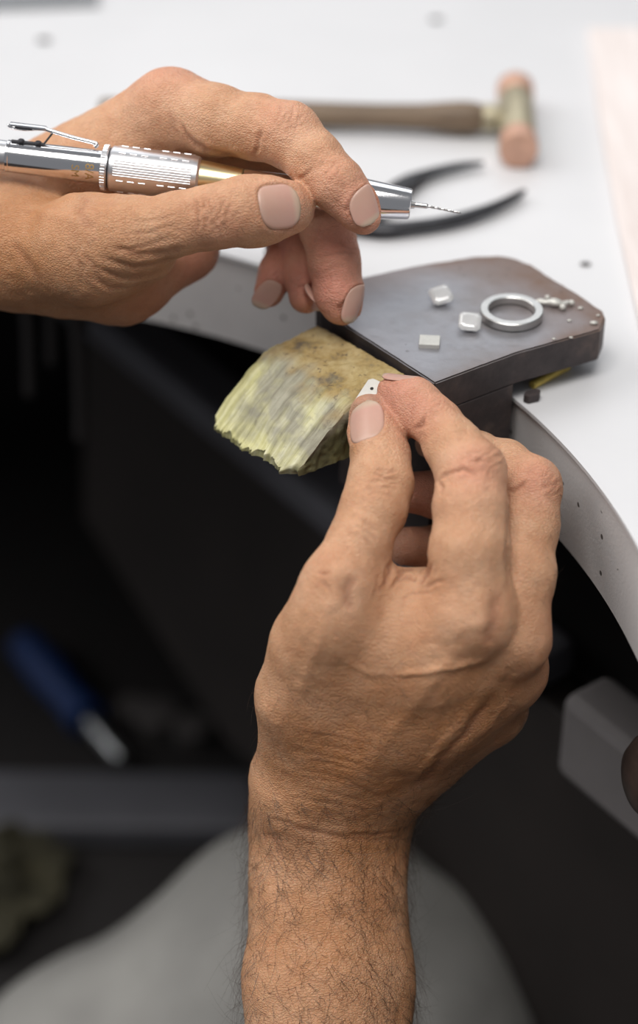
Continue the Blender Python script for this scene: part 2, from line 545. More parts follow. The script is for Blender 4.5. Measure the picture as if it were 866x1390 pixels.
# ------------------------------------------------------------------ bench pin
P0, P1 = onz(431, 441, -3), onz(549, 508, -3)
W2 = unit(P1 - P0); L1 = -E1
pinw = np.linalg.norm(P1 - P0)
nu, nv = 96, 64
prof = [(0, -3.0), (9, -3.0), (16, -3.3), (22, -5.6), (29, -10.8), (36, -17.2), (44, -25.5)]
pt, pz = [p[0] for p in prof], [p[1] for p in prof]
verts, faces, near, sidea = [], [], [], []
uu = np.linspace(0, 1, nu); vv = np.linspace(0, 1, nv)
lim = 42.5 - 1.5 * vv + .5 * np.sin(vv * 17) + 1.3 * vnoise(np.c_[vv * 60, vv * 0, vv * 0], .33, 11) + 1.2 * vnoise(np.c_[vv * 60, vv * 0, vv * 0], .9, 12)
lim -= 3.0 * np.exp(-(vv / .07) ** 2)
lim -= 2.5 * np.exp(-((1 - vv) / .08) ** 2)
top = np.zeros((nu, nv, 3))
for j in range(nv):
    w = (vv[j]) * pinw
    L = uu * lim[j]
    z = np.interp(L, pt, pz)
    er = np.exp(-((1 - vv[j]) * pinw / 2.6)) * 2.2 + np.exp(-(vv[j] * pinw / 1.8)) * 1.3     # worn long edges
    top[:, j] = P0 + W2 * w + L1 * L[:, None]
    top[:, j, 2] = z - er * np.clip(L / 12, .15, 1)
# smooth the kink of the profile, then wear
for _ in range(6):
    top[1:-1, :, 2] = (top[:-2, :, 2] + top[1:-1, :, 2] * 2 + top[2:, :, 2]) / 4
fl_ = top.reshape(-1, 3)
along = ((fl_ - P0) @ L1)
fl_[:, 2] += vnoise(fl_, .16, 21) * .9 * np.clip(along / 10, 0, 1) + vnoise(fl_ * np.array([1, 1, .3]), .5, 22) * .35 + vnoise(fl_, 1.1, 23) * .16
groov = np.sin(((fl_ - P0) @ W2) * 1.5 + vnoise(fl_, .12, 25) * 4) * .13 * np.clip((along - 20) / 10, 0, 1)
fl_[:, 2] += groov
top = fl_.reshape(nu, nv, 3)
zb = -25.5
def pin_grid(layers):
    idx = {}
    for k, lay in enumerate(layers):
        for i in range(nu):
            for j in range(nv):
                idx[k, i, j] = len(verts); verts.append(lay[i, j])
    return idx
bot = top.copy(); bot[:, :, 2] = np.minimum(zb, top[:, :, 2] - .9)
mid = (top + bot) / 2; mid[:, -1] += E2 * -.5
for i in range(nu):
    for j in range(nv):
        verts.append(top[i, j])
T = lambda i, j: i * nv + j
for i in range(nu - 1):
    for j in range(nv - 1):
        faces.append((T(i, j), T(i + 1, j), T(i + 1, j + 1), T(i, j + 1)))
nearv = list(np.clip(1 - (along - 15) / 9 + vnoise(fl_, .3, 31) * .5, 0, 1)); sidev = [0.0] * len(verts)
border = [(i, 0) for i in range(nu)] + [(nu - 1, j) for j in range(1, nv)] + [(i, nv - 1) for i in range(nu - 2, -1, -1)] + [(0, j) for j in range(nv - 2, 0, -1)]
prev = [T(*b) for b in border]
NL = 14
for k in range(1, NL + 1):
    f = k / NL; cur = []
    for b in border:
        p = top[b] * (1 - f) + bot[b] * f
        outw = np.zeros(3)
        if b[1] == nv - 1: outw = W2
        elif b[1] == 0: outw = -W2
        elif b[0] == nu - 1: outw = L1
        q = p + outw * (vnoise(p[None], .25, 41)[0] * .8 + vnoise(p[None], .8, 42)[0] * .35) * min(1, f * 4)
        cur.append(len(verts)); verts.append(q)
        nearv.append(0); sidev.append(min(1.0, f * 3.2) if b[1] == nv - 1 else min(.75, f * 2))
    n = len(border)
    for i in range(n):
        faces.append((prev[i], cur[i], cur[(i + 1) % n], prev[(i + 1) % n]))
    prev = cur
faces.append(tuple(prev))
me = bpy.data.meshes.new('bench_pin')
me.from_pydata([tuple(v * MM) for v in verts], [], faces); 
bm = bmesh.new(); bm.from_mesh(me); bmesh.ops.recalc_face_normals(bm, faces=bm.faces[:]); bm.to_mesh(me); bm.free()
me.polygons.foreach_set('use_smooth', [True] * len(me.polygons)); me.set_sharp_from_angle(angle=math.radians(50))
for nm, arr in (('near', nearv), ('side', sidev)):
    a = me.attributes.new(nm, 'FLOAT', 'POINT'); a.data.foreach_set('value', np.array(arr, np.float32))
tag(link('bench_pin', me, M['pin_wood']), 'worn yellowish wooden bench pin with ragged tip wedged below the steel block', 'bench pin')

# ------------------------------------------------------------------ jewellery on the block
def ringmesh(c, tilt):
    bm = MB()
    ro, ri, h = 10.0, 7.35, 2.7
    prof = [(ro - .25, 0), (ro, .25), (ro, h - .25), (ro - .25, h), (ri + .25, h), (ri, h - .25), (ri, .25), (ri + .25, 0)]
    seg = 96; rings = []
    for k in range(seg):
        a = k * 2 * math.pi / seg
        rings.append([bm.bm.verts.new(np.array([c[0] + r * math.cos(a), c[1] + r * math.sin(a), c[2] + z])) for r, z in prof])
    for k in range(seg):
        r0, r1 = rings[k], rings[(k + 1) % seg]
        for q in range(8):
            bm.bm.faces.new((r0[q], r0[(q + 1) % 8], r1[(q + 1) % 8], r1[q]))
    return bm
rc = onz(694, 429, .25)
tag(ringmesh(rc, 0).build('ring', M['silver'], None, 25), 'plain flat silver ring band lying on the steel block', 'ring')


def stone(px, py, size, ang, label):
    c = onz(px, py, 0); h = size / 2
    def octo(r, cut): return [(r, -r + cut), (r, r - cut), (r - cut, r), (-r + cut, r), (-r, r - cut), (-r, -r + cut), (-r + cut, -r), (r - cut, -r)]
    lay = [(h * .12, h * .04, 0.0), (h * .5, h * .17, .17 * size), (h * .82, h * .27, .28 * size), (h, h * .33, .325 * size), (h, h * .33, .345 * size), (h * .86, h * .29, .41 * size), (h * .72, h * .25, .45 * size), (h * .58, h * .2, .47 * size)]
    rot = Matrix.Rotation(math.radians(24), 3, 'X') @ Matrix.Rotation(ang, 3, 'Z')      # resting on its point and one girdle edge
    pts_ = [[rot @ Vector((x, y, z)) for x, y in octo(r, cut)] for r, cut, z in lay]
    zmin = min(p.z for r in pts_ for p in r)
    bm = bmesh.new()
    rings = [[bm.verts.new((Vector(c) + p - Vector((0, 0, zmin - .3))) * MM) for p in r] for r in pts_]
    for r0, r1 in zip(rings, rings[1:]):
        for k in range(8): bm.faces.new((r0[k], r0[(k + 1) % 8], r1[(k + 1) % 8], r1[k]))
    bm.faces.new(rings[0][::-1]); bm.faces.new(rings[-1])
    bmesh.ops.recalc_face_normals(bm, faces=bm.faces[:])
    me = bpy.data.meshes.new('gemstone'); bm.to_mesh(me); bm.free()
    tag(link('gemstone', me, M['diamond']), label, 'gemstone', 'square cut clear stones on the block')
stone(598, 408, 7.0, math.radians(20), 'clear square cut stone lying farther from the ring, turned like a diamond')
stone(637, 444, 7.0, math.radians(-8), 'clear square cut stone lying right beside the silver ring')
c = onz(583, 464, .75)
mb = MB(); mb.box(c, unit([1, -.10, 0]), unit([.10, 1, 0]), EZ, 6.4, 6.0, 1.5, .15); tag(mb.build('metal_square', M['silver_matte']), 'tiny square silver plate near the front corner of the steel block', 'metal plate')
# piece of scrap casting with small grains
sc_ = empty('silver_scrap', onz(755, 410, 0)); tag(sc_, 'small lumpy silver scrap lying behind the ring on the steel block', 'scrap metal')
mb = MB(); mb.tube(spline([onz(728, 408, 1.4), onz(740, 410, 1.2), onz(752, 410, 1.6), onz(764, 412, 1.2), onz(774, 409, 1.4)], 5), [.6, .9, 1.2, 1.3, 1.2, 1.1, 1.1, 1.2, 1.4, 1.7, 1.8, 1.7, 1.6, 1.4, 1.2, 1.1, 1.0, 1.0, .9, .8, .5], 10, (EZ, .7))
mb.build('strip', M['silver_matte'], sc_, 60)
for x, y, r in ((743, 404, .9), (764, 417, 1.1), (776, 411, 1.0), (733, 408, .7)):
    mb = MB(); bmesh.ops.create_icosphere(mb.bm, subdivisions=2, radius=r, matrix=Matrix.Translation(Vector(onz(x, y, r * 1.0)))); mb.build('grain', M['white_metal'], sc_, 80)
for x, y, r, lab in ((806, 438, 1.0, 'largest pale filing at the far right corner of the steel block'), (788, 418, .7, 'pale filing just right of the silver scrap on the block'), (773, 435, .6, 'pale filing below the silver scrap on the steel block'),
                     (752, 460, .5, 'tiny pale filing at the front edge of the block, leftmost of two'), (775, 458, .5, 'tiny pale filing at the front edge of the block, rightmost of two'), (812, 428, .5, 'tiny pale filing at the very back corner of the steel block')):
    mb = MB(); bmesh.ops.create_icosphere(mb.bm, subdivisions=1, radius=r, matrix=Matrix.Translation(Vector(onz(x, y, r * .45))) @ Matrix.Diagonal((1.5, 1, .55, 1)))
    tag(mb.build('filing', M['white_metal'], None, 80), lab, 'filing', 'filings on the block')
# worked piece held in the fingers
hp = empty('held_piece', P(503, 531, 579)); tag(hp, 'small pale silver tab with a drilled hole held between thumb and index finger', 'metal tab')
hx, hy = unit(P(514, 512, 581) - P(490, 548, 577)), None
hn = unit(np.array([-.25, -.55, .8])); hn = unit(hn - hx * (hn @ hx)); hy = np.cross(hn, hx)
hc = P(501, 534, 578.5)
mb = MB(); mb.prism([(-6.5, -2.5), (3.2, -2.5), (5.0, -1.2), (5.0, 1.5), (4.0, 2.6), (-6.5, 2.6)], -.5, .5, .12, 1, (hc, hx, hy, hn)); mb.build('tab', M['white_metal'], hp)
mb = MB(); mb.lathe(hc + hx * 1.6 - hy * .1 + hn * .45, hn, [(0, .55), (.09, .55)], 16); mb.build('drilled_hole', M['hole_dark'], hp)

# ------------------------------------------------------------------ handpiece (pen-like rotary tool)
D0 = 588.0
pa, pb = P(-40, 205.5, D0 + 2), P(556, 277, D0)
pax = unit(pb - pa); plen = np.linalg.norm(pb - pa)
S = D0 / FPX                                                  # mm per pixel at the handpiece
def pt_at(px): return pa + pax * ((px + 40) / 596.0 * plen)
def t_at(px): return (px + 40) / 596.0 * plen
hd = empty('rotary_handpiece', pt_at(300)); tag(hd, 'slim chrome rotary handpiece with thin drill bit held in the upper hand', 'rotary tool')
def lp(name, mat, pr, seg=64, sm=30):
    mb = MB(); mb.lathe(pa, pax, [(t_at(x), r * S) for x, r in pr], seg); return mb.build(name, mat, hd, sm)
lp('rear_cap', M['satin_chrome'], [(-160, 20.5), (8, 20.5), (9.5, 20)])
lp('barrel', M['chrome'], [(9.6, 21), (10.5, 22), (14, 22), (14.8, 21.3), (15.5, 21.8), (136, 23.3), (139, 23.3)])
lp('collar', M['satin_chrome'], [(139.1, 27), (140.5, 30), (147, 30.5), (148.5, 29)])
lp('collar_groove', M['dark_groove'], [(148.6, 27), (150.5, 27)])
sl = lp('sleeve', M['satin_chrome'], [(150.6, 28.5), (153, 31.2), (262, 31.0), (269, 30.0), (272, 27.5)])
lp('neck', M['brass_neck'], [(272.1, 26), (300, 23.5), (328, 21.0), (329, 19.5)])
lp('front_sleeve', M['chrome'], [(329.1, 18.5), (331, 21.5), (350, 20.5), (420, 21), (455, 25), (480, 28.0), (490, 27.8), (553, 21.2), (556.5, 20.5), (557.5, 19.2), (556, 14.5), (553, 12)])
lp('collet', M['dark_groove'], [(553.1, 11), (557.5, 10.5), (558, 7)], 32)
lp('bit_shank', M['drill_steel'], [(558.1, 6), (563, 5.2), (563.5, 3.9), (579, 3.6), (581, 2.2)], 24)
# twist drill: two helical flutes
mb = MB(); rings = []
nrm1 = unit(np.cross(pax, [0, 0, 1.])); nrm2 = np.cross(pax, nrm1)
dax = unit(P(627, 289.5, D0 - .5) - P(581, 280.2, D0))
d0 = pt_at(580.5)
for k in range(50):
    f = k / 49; c = d0 + dax * (f * 46.5 * S); r = (2.0 - .5 * f) * S * (1 if k < 47 else (49 - k) / 3 + .1)
    ring = []
    for q in range(14):
        a = q * 2 * math.pi / 14; tw = f * 2 * math.pi * 2.6
        rr = r * (1 - .55 * max(0, math.cos(2 * a)) ** 2)
        ring.append(mb.bm.verts.new(c + (nrm1 * math.cos(a + tw) + nrm2 * math.sin(a + tw)) * rr))
    rings.append(ring)
for r0, r1 in zip(rings, rings[1:]):
    for q in range(14): mb.bm.faces.new((r0[q], r0[(q + 1) % 14], r1[(q + 1) % 14], r1[q]))
mb.bm.faces.new(rings[0][::-1]); mb.bm.faces.new(rings[-1])
mb.build('drill_bit', M['drill_steel'], hd, 40)
# gripping ridges of the sleeve: panels of long ribs round it
upv = unit(np.array([0, 0, 1.]) - pax * pax[2]); frv = np.cross(pax, upv)
if frv[1] > 0: frv = -frv                                   # towards the jeweller's side (camera side)
def around(px, ang, r):                                      # ang 0 = towards the front, + = up
    return pt_at(px) + (frv * math.cos(ang) + upv * math.sin(ang)) * r * S
def sleeve_r(px): return np.interp(px, [153, 262], [31.2, 31.0])
for base_a in (0, 120, 240):
    for k in range(7):
        ang = math.radians(base_a + 10 + k * 6.2)
        mb = MB(); pts = [around(x, ang, sleeve_r(x) + .1) for x in np.linspace(158, 262, 6)]
        mb.tube(pts, 1.35 * S, 8); mb.build('rib', M['satin_chrome'], sl, 60)
    for x in (163, 178, 193, 218, 233, 248):
        for da in (-4, 70):
            ang = math.radians(base_a + da)
            mb = MB(); mb.tube([around(x, ang, sleeve_r(x)), around(x + 9, ang, sleeve_r(x + 9))], 1.4 * S, 8); mb.build('dimple', M['satin_chrome'], sl, 60)
# knurl on the collar
for k in range(48):
    ang = math.radians(k * 7.5)
    mb = MB(); mb.tube([around(140.5, ang, 30.2), around(146.5, ang, 30.5)], .9 * S, 6); mb.build('knurl_tooth', M['satin_chrome'], hd, 60)
# release lever on top of the barrel
lv = []
def lev(px, py, w=0): return P(px, py, D0 - 1 + w)
for k, pts in enumerate(([(13, 169), (14, 172), (34, 175), (58, 174.5), (70, 178), (100, 187), (128, 194), (131.5, 197), (128, 199.5)],)):
    mb = MB(); path = spline([lev(*p) for p in pts], 5); mb.tube(path, 2.9 * S, 10, None); lo = mb.build('lever', M['chrome'], hd, 60)
mb = MB(); mb.box(P(38, 171.5, D0 - 1), pax, frv, upv, 50 * S, 9 * S, 4.5 * S, .3); lo2 = mb.build('lever_plate', M['chrome'], lo, 40)
mb = MB(); mb.box(P(33, 172.5, D0 - 1) + frv * 4.6 * S, pax, frv, upv, 24 * S, 1.2 * S, 2.0 * S); mb.build('lever_slot', M['dark_groove'], lo)
mb = MB(); mb.tube([lev(71, 181), lev(60, 195)], 1.4 * S, 8); mb.build('lever_strut', M['dark_groove'], lo, 60)
mb = MB(); mb.tube([around(16, math.pi / 2, 22.6), around(60, math.pi / 2, 23.2)], 2.6 * S, 8); mb.build('lever_rail', M['dark_groove'], hd, 60)
for x in (29, 52):
    mb = MB(); mb.lathe(around(x, math.pi / 2, 23), upv, [(0, 4.5 * S), (3 * S, 4.5 * S), (4 * S, 3.2 * S)], 20); mb.build('rivet', M['dark_groove'], hd, 40)
# lettering on the barrel, wrapped by its curvature
def curved_text(txt, px, size, ang_mid, r):
    cu = bpy.data.curves.new('print', 'FONT'); cu.body = txt; cu.size = 1.0; cu.align_x = 'CENTER'; cu.align_y = 'CENTER'
    ob = bpy.data.objects.new('tmp_text', cu); col.objects.link(ob)
    dg = bpy.context.evaluated_depsgraph_get(); me = bpy.data.meshes.new_from_object(ob.evaluated_get(dg))
    bpy.data.objects.remove(ob)
    bm = bmesh.new(); bm.from_mesh(me)
    bmesh.ops.triangulate(bm, faces=bm.faces[:])
    for _ in range(2): bmesh.ops.subdivide_edges(bm, edges=[e for e in bm.edges if e.calc_length() > .12], cuts=1); bmesh.ops.triangulate(bm, faces=bm.faces[:])
    for v in bm.verts:
        s, u = v.co.x * size, v.co.y * size          # text runs down around the barrel, its top towards the nose
        ang = ang_mid - s / r
        v.co = Vector(around(px + u, ang, r + .12) * MM)
    bm.to_mesh(me); bm.free(); me.name = 'print'
    return link('print', me, M['gold_print'], hd)
curved_text('8/A', 125, 17, math.radians(4), 23.3)
curved_text('SM', 106, 15, math.radians(2), 23.1)

# ---- HANDS

# ------------------------------------------------------------------ hands: implicit surfaces meshed with surface nets
def smin(a, b, k):
    h = np.maximum(k - np.abs(a - b), 0) / k
    return np.minimum(a, b) - h * h * k * .25


class Field:
    def __init__(self, lo, hi, h):
        self.h = h; self.lo = np.asarray(lo, np.float32)
        self.n = np.ceil((np.asarray(hi) - lo) / h).astype(int) + 1
        self.ax = [(self.lo[i] + np.arange(self.n[i]) * h).astype(np.float32) for i in range(3)]

    def new(self):
        return np.full(self.n, 20.0, np.float32)

    def cone(self, f, a, b, ra, rb, k, flat=None, margin=None):
        m = (margin or k) + 2 * self.h + 1.5
        R = max(ra, rb) + m
        lo = np.minimum(a, b) - R; hi = np.maximum(a, b) + R
        i0 = np.clip(((lo - self.lo) / self.h).astype(int), 0, self.n); i1 = np.clip(((hi - self.lo) / self.h).astype(int) + 2, 0, self.n)
        if np.any(i1 - i0 <= 0): return
        X = self.ax[0][i0[0]:i1[0], None, None] - np.float32(a[0]); Y = self.ax[1][None, i0[1]:i1[1], None] - np.float32(a[1]); Z = self.ax[2][None, None, i0[2]:i1[2]] - np.float32(a[2])
        ab = (np.asarray(b) - a).astype(np.float32); L2 = float(ab @ ab) + 1e-9
        t = np.clip((X * ab[0] + Y * ab[1] + Z * ab[2]) / L2, 0, 1)
        dx, dy, dz = X - t * ab[0], Y - t * ab[1], Z - t * ab[2]
        if flat is not None:
            n, s = flat
            q = (dx * n[0] + dy * n[1] + dz * n[2]) * np.float32(1 / s - 1)
            dx, dy, dz = dx + q * n[0], dy + q * n[1], dz + q * n[2]
        d = np.sqrt(dx * dx + dy * dy + dz * dz) - (ra + t * (rb - ra))
        sl = tuple(slice(i0[i], i1[i]) for i in range(3))
        f[sl] = smin(f[sl], d.astype(np.float32), k)


def surface_nets(f, lo, h):
    s = f < 0
    act = np.zeros(tuple(np.array(f.shape) - 1), bool)
    cs = [(i, j, k) for i in (0, 1) for j in (0, 1) for k in (0, 1)]
    cnt = np.zeros(act.shape, np.int8)
    for c in cs:
        cnt += s[c[0]:c[0] + act.shape[0], c[1]:c[1] + act.shape[1], c[2]:c[2] + act.shape[2]]
    act = (cnt > 0) & (cnt < 8)
    idx = np.argwhere(act)
    num = np.full(act.shape, -1, np.int32); num[act] = np.arange(len(idx))
    pos = np.zeros((len(idx), 3)); w = np.zeros(len(idx))
    val = {c: f[idx[:, 0] + c[0], idx[:, 1] + c[1], idx[:, 2] + c[2]].astype(np.float64) for c in cs}
    for c in cs:
        for ax in range(3):
            if c[ax] == 0:
                e = list(c); e[ax] = 1; e = tuple(e)
                va, vb_ = val[c], val[e]; cross = (va < 0) != (vb_ < 0)
                t = np.where(cross, va / np.where(cross, va - vb_, 1), 0)
                p = np.tile(np.array(c, float), (len(idx), 1)); p[:, ax] += t
                pos[cross] += p[cross]; w[cross] += 1
    v = (idx + pos / w[:, None]) * h + lo
    quads = []
    for ax in range(3):
        o1, o2 = (ax + 1) % 3, (ax + 2) % 3
        sa = np.take(s, np.arange(f.shape[ax] - 1), ax); sb_ = np.take(s, np.arange(1, f.shape[ax]), ax)
        e = np.argwhere(sa != sb_); e = e[(e[:, o1] > 0) & (e[:, o2] > 0) & (e[:, o1] < act.shape[o1]) & (e[:, o2] < act.shape[o2])]
        flip = sa[e[:, 0], e[:, 1], e[:, 2]]
        def g(a, b):
            q = e.copy(); q[:, o1] -= a; q[:, o2] -= b; return num[q[:, 0], q[:, 1], q[:, 2]]
        q = np.stack([g(1, 1), g(0, 1), g(0, 0), g(1, 0)], 1)
        q[~flip] = q[~flip][:, ::-1]
        quads.append(q)
    return v, np.concatenate(quads)


def proj(v):
    r = v - CAM; d = r @ AX_F
    return CX + FPX * (r @ AX_R) / d, CY - FPX * (r @ AX_U) / d, d


def vnormals(v, q):
    fn = np.cross(v[q[:, 2]] - v[q[:, 0]], v[q[:, 3]] - v[q[:, 1]])
    n = np.zeros_like(v)
    for k in range(4): np.add.at(n, q[:, k], fn)
    return n / (np.linalg.norm(n, axis=1, keepdims=True) + 1e-9)


def seg_dist(px, py, poly):
    d = np.full(px.shape, 1e9)
    q = np.stack([px, py], 1)
    poly = np.array(poly, float)
    tt = np.zeros(px.shape)
    n = len(poly) - 1
    for i, (a, b) in enumerate(zip(poly, poly[1:])):
        ab = b - a; t = np.clip(((q - a) @ ab) / (ab @ ab + 1e-9), 0, 1)
        dd = np.linalg.norm(q - a - t[:, None] * ab, axis=1)
        tt = np.where(dd < d, (i + t) / n, tt); d = np.minimum(d, dd)
    return d, tt


def build_hand(spec, name, label):
    pts = []
    F3 = {}
    for g, chain in spec['fingers'].items():
        F3[g] = [(P(x, y, d), r) for x, y, d, r in chain['pts']]
        pts += F3[g]
    palm = []
    for s_ in spec['palm']:
        (x0, y0, d0_, r0), (x1, y1, d1, r1) = s_[0], s_[1]
        palm.append((P(x0, y0, d0_), r0, P(x1, y1, d1), r1)); pts += [(P(x0, y0, d0_), r0), (P(x1, y1, d1), r1)]
    allp = np.array([p for p, r in pts]); R = np.array([r for p, r in pts])[:, None]
    lo = (allp - R).min(0) - 4; hi = (allp + R).max(0) + 4
    H = spec.get('res', .55)
    fd = Field(lo, hi, H)
    fp = fd.new()
    for a, ra, b, rb in palm: fd.cone(fp, a, b, ra, rb, spec.get('kpalm', 9))
    tot = fp
    for g, ch in spec['fingers'].items():
        f = fd.new()
        kk = ch.get('k', 3.0)
        for (a, ra), (b, rb) in zip(F3[g], F3[g][1:]): fd.cone(f, a, b, ra, rb, kk)
        for (x, y, d, r), (x1, y1, d1, r1) in ch.get('pads', []): fd.cone(f, P(x, y, d), P(x1, y1, d1), r, r1, ch.get('kpad', 4.0))
        f = smin(f, fp, ch.get('kroot', 6.0))
        tot = smin(tot, f, .8)
    v, q = surface_nets(tot, lo, H)
    # relax
    for it in range(3):
        acc = np.zeros_like(v); c = np.zeros(len(v))
        for k in range(4):
            np.add.at(acc, q[:, k], v[q[:, (k + 1) % 4]]); np.add.at(c, q[:, k], 1)
            np.add.at(acc, q[:, (k + 1) % 4], v[q[:, k]]); np.add.at(c, q[:, (k + 1) % 4], 1)
        v = v + (acc / c[:, None] - v) * (.55 if it < 2 else .35)
    n = vnormals(v, q)
    px, py, dd = proj(v)
    # which vertices the front surface holds
    gx, gy = (px / 3).astype(int), (py / 3).astype(int); gx -= gx.min(); gy -= gy.min()
    zb_ = np.full((gx.max() + 1, gy.max() + 1), 1e9); np.minimum.at(zb_, (gx, gy), dd)
    front = ((CAM - v) * n).sum(1) > 0
    vis = (dd < zb_[gx, gy] + 3.0) & front
    disp = vnoise(v, .11, 51) * .35 + vnoise(v, .33, 52) * .16 + vnoise(v, .8, 53) * .05
    crease = np.zeros(len(v))
    wob = vnoise(v, .45, 61) * 2.0 + vnoise(v, 1.1, 62) * .9
    for c_ in spec['creases']:
        poly, sg, dep = c_[:3]
        poly = np.array(poly, float)
        pad = 4 * sg + 4
        m = (px > poly[:, 0].min() - pad) & (px < poly[:, 0].max() + pad) & (py > poly[:, 1].min() - pad) & (py < poly[:, 1].max() + pad) & vis
        if not m.any(): continue
        d, t = seg_dist(px[m] + wob[m] * min(1.2, sg / 3), py[m] + wob[m] * .6 * min(1.2, sg / 3), [tuple(p) for p in poly])
        taper = np.clip(np.minimum(t, 1 - t) * 5 + .15, 0, 1)
        if dep > 0:
            gval = np.exp(-(d / sg) ** 2)
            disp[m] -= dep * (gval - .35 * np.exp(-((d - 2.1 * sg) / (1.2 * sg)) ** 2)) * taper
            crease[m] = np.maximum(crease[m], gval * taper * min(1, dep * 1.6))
        else:
            disp[m] += -dep * np.exp(-(d / sg) ** 2) * taper
    # nail frames
    nails = []
    me0 = [Vector(p) for p in v]
    bvh = BVHTree.FromPolygons(me0, [tuple(int(i) for i in f_) for f_ in q])
    for nl in spec['nails']:
        c = P(*nl['c']); T_ = unit(P(*nl['t1']) - P(*nl['t0']))
        N_ = np.array(nl['n'], float); N_ = AX_R * N_[0] + AX_U * N_[1] - AX_F * N_[2]     # right, up, towards the viewer
        N_ = unit(N_ - T_ * (N_ @ T_)); L_ = np.cross(N_, T_)
        w, ln = nl['w'] / 2, nl['l'] / 2
        us, vs_, hs = [], [], []
        for uq in np.linspace(-.85, .85, 13):
            for vq in np.linspace(-1, .55, 9):
                o_ = c + L_ * uq * w + T_ * vq * ln
                hit = bvh.ray_cast(Vector(o_ + N_ * 14), Vector(-N_), 28)
                if hit[0] is not None:
                    us.append(uq); vs_.append(vq); hs.append((np.array(hit[0]) - o_) @ N_)
        us, vs_, hs = np.array(us), np.array(vs_), np.array(hs)
        A = np.stack([np.ones_like(us), vs_, us * us, us, vs_ * vs_], 1)
        co_, *_ = np.linalg.lstsq(A, hs, rcond=None)
        co_[4] = np.clip(co_[4], -.6, .05); co_[3] *= .8
        hf = lambda a, b, co_=co_: co_[0] + co_[1] * b + co_[2] * a * a + co_[3] * a + co_[4] * b * b
        nails.append((c, T_, N_, L_, w, ln, hf, nl))
        # bed the nail: sink the skin under it, raise the fold around it
        rel = v - c; a_ = rel @ L_ / w; b_ = rel @ T_ / ln; hh = rel @ N_
        ok = (np.abs(a_) < 1.7) & (np.abs(b_) < 1.7) & (np.abs(hh - hf(a_, b_)) < 3.5) & ((n @ N_) > .05)
        pw = 3.2
        rr = (np.abs(a_) ** pw + np.abs(b_) ** pw) ** (1 / pw)
        sink = -.5 * np.clip((1.03 - rr) / .08, 0, 1) * ok
        foldw = np.exp(-((rr - 1.12) / .10) ** 2) * ok * np.where(b_ > .75, 0.0, 1.0)
        disp += sink + .20 * foldw
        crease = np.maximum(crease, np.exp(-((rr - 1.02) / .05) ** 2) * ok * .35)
    v = v + n * disp[:, None]
    # attributes
    red = np.zeros(len(v)); tan = np.zeros(len(v)); gri = np.zeros(len(v))
    for lst, arr in ((spec['red'], red), (spec.get('tan', []), tan), (spec.get('grime', []), gri)):
        for x, y, d, r, amt in lst:
            g = amt * np.exp(-(np.linalg.norm(v - P(x, y, d), axis=1) / r) ** 2)
            np.maximum(arr, g, out=arr)
    me = bpy.data.meshes.new(name)
    me.vertices.add(len(v)); me.vertices.foreach_set('co', (v * MM).astype(np.float32).ravel())
    nf = len(q)
    me.loops.add(nf * 4); me.loops.foreach_set('vertex_index', q.astype(np.int32).ravel())
    me.polygons.add(nf); me.polygons.foreach_set('loop_start', np.arange(0, nf * 4, 4, dtype=np.int32))
    try: me.polygons.foreach_set('loop_total', np.full(nf, 4, np.int32))
    except Exception: pass
    me.update(calc_edges=True); me.validate()
    me.polygons.foreach_set('use_smooth', [True] * nf)
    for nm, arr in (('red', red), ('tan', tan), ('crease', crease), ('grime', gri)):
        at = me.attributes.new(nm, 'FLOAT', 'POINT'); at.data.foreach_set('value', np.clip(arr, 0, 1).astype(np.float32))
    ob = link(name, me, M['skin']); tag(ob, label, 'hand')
    for c, T_, N_, L_, w, ln, hf, nl in nails:
        nr, ns = 10, 40
        vv_, ff, va = [], [], []
        for layer in (0, 1):
            for i in range(nr + 1):
                for k in range(ns):
                    th = k * 2 * math.pi / ns; rho = i / nr
                    ca, sa = math.cos(th), math.sin(th); pw = 3.0
                    sc = rho / (abs(ca) ** pw + abs(sa) ** pw) ** (1 / pw)
                    a_, b_ = ca * sc, sa * sc
                    if nl.get('rag') and b_ > .5: b_ += .05 * math.sin(a_ * 17) * (b_ - .5)
                    b2 = b_ * (1 + .10 * (1 - a_ * a_) * (b_ > 0))
                    off = .02 if layer == 0 else -.5
                    if rho > .9: off -= .10 if layer == 0 else 0
                    vv_.append((c + L_ * a_ * w + T_ * b2 * ln + N_ * (hf(a_, b2) + off)) * MM)
                    va.append((b2 + 1) / 2.1)
        def id_(l, i, k): return l * (nr + 1) * ns + i * ns + k % ns
        for i in range(nr):
            for k in range(ns):
                ff.append((id_(0, i, k), id_(0, i + 1, k), id_(0, i + 1, k + 1), id_(0, i, k + 1)))
                ff.append((id_(1, i, k + 1), id_(1, i + 1, k + 1), id_(1, i + 1, k), id_(1, i, k)))
        for k in range(ns): ff.append((id_(0, nr, k), id_(1, nr, k), id_(1, nr, k + 1), id_(0, nr, k + 1)))
        nm_ = bpy.data.meshes.new('fingernail'); nm_.from_pydata([tuple(x) for x in vv_], [], ff)
        bm = bmesh.new(); bm.from_mesh(nm_); bmesh.ops.remove_doubles(bm, verts=bm.verts[:], dist=1e-6); bmesh.ops.recalc_face_normals(bm, faces=bm.faces[:]); 
        bm.to_mesh(nm_); bm.free()
        nm_.polygons.foreach_set('use_smooth', [True] * len(nm_.polygons))
        vco = np.zeros(len(nm_.vertices) * 3); nm_.vertices.foreach_get('co', vco); vco = vco.reshape(-1, 3) / MM
        at = nm_.attributes.new('v', 'FLOAT', 'POINT'); at.data.foreach_set('value', np.clip((((vco - c) @ T_) / ln + 1) / 2.1, 0, 1).astype(np.float32))
        link('fingernail', nm_, M['nail'], ob)
    return ob, v, vnormals(v, q), (px, py, dd)


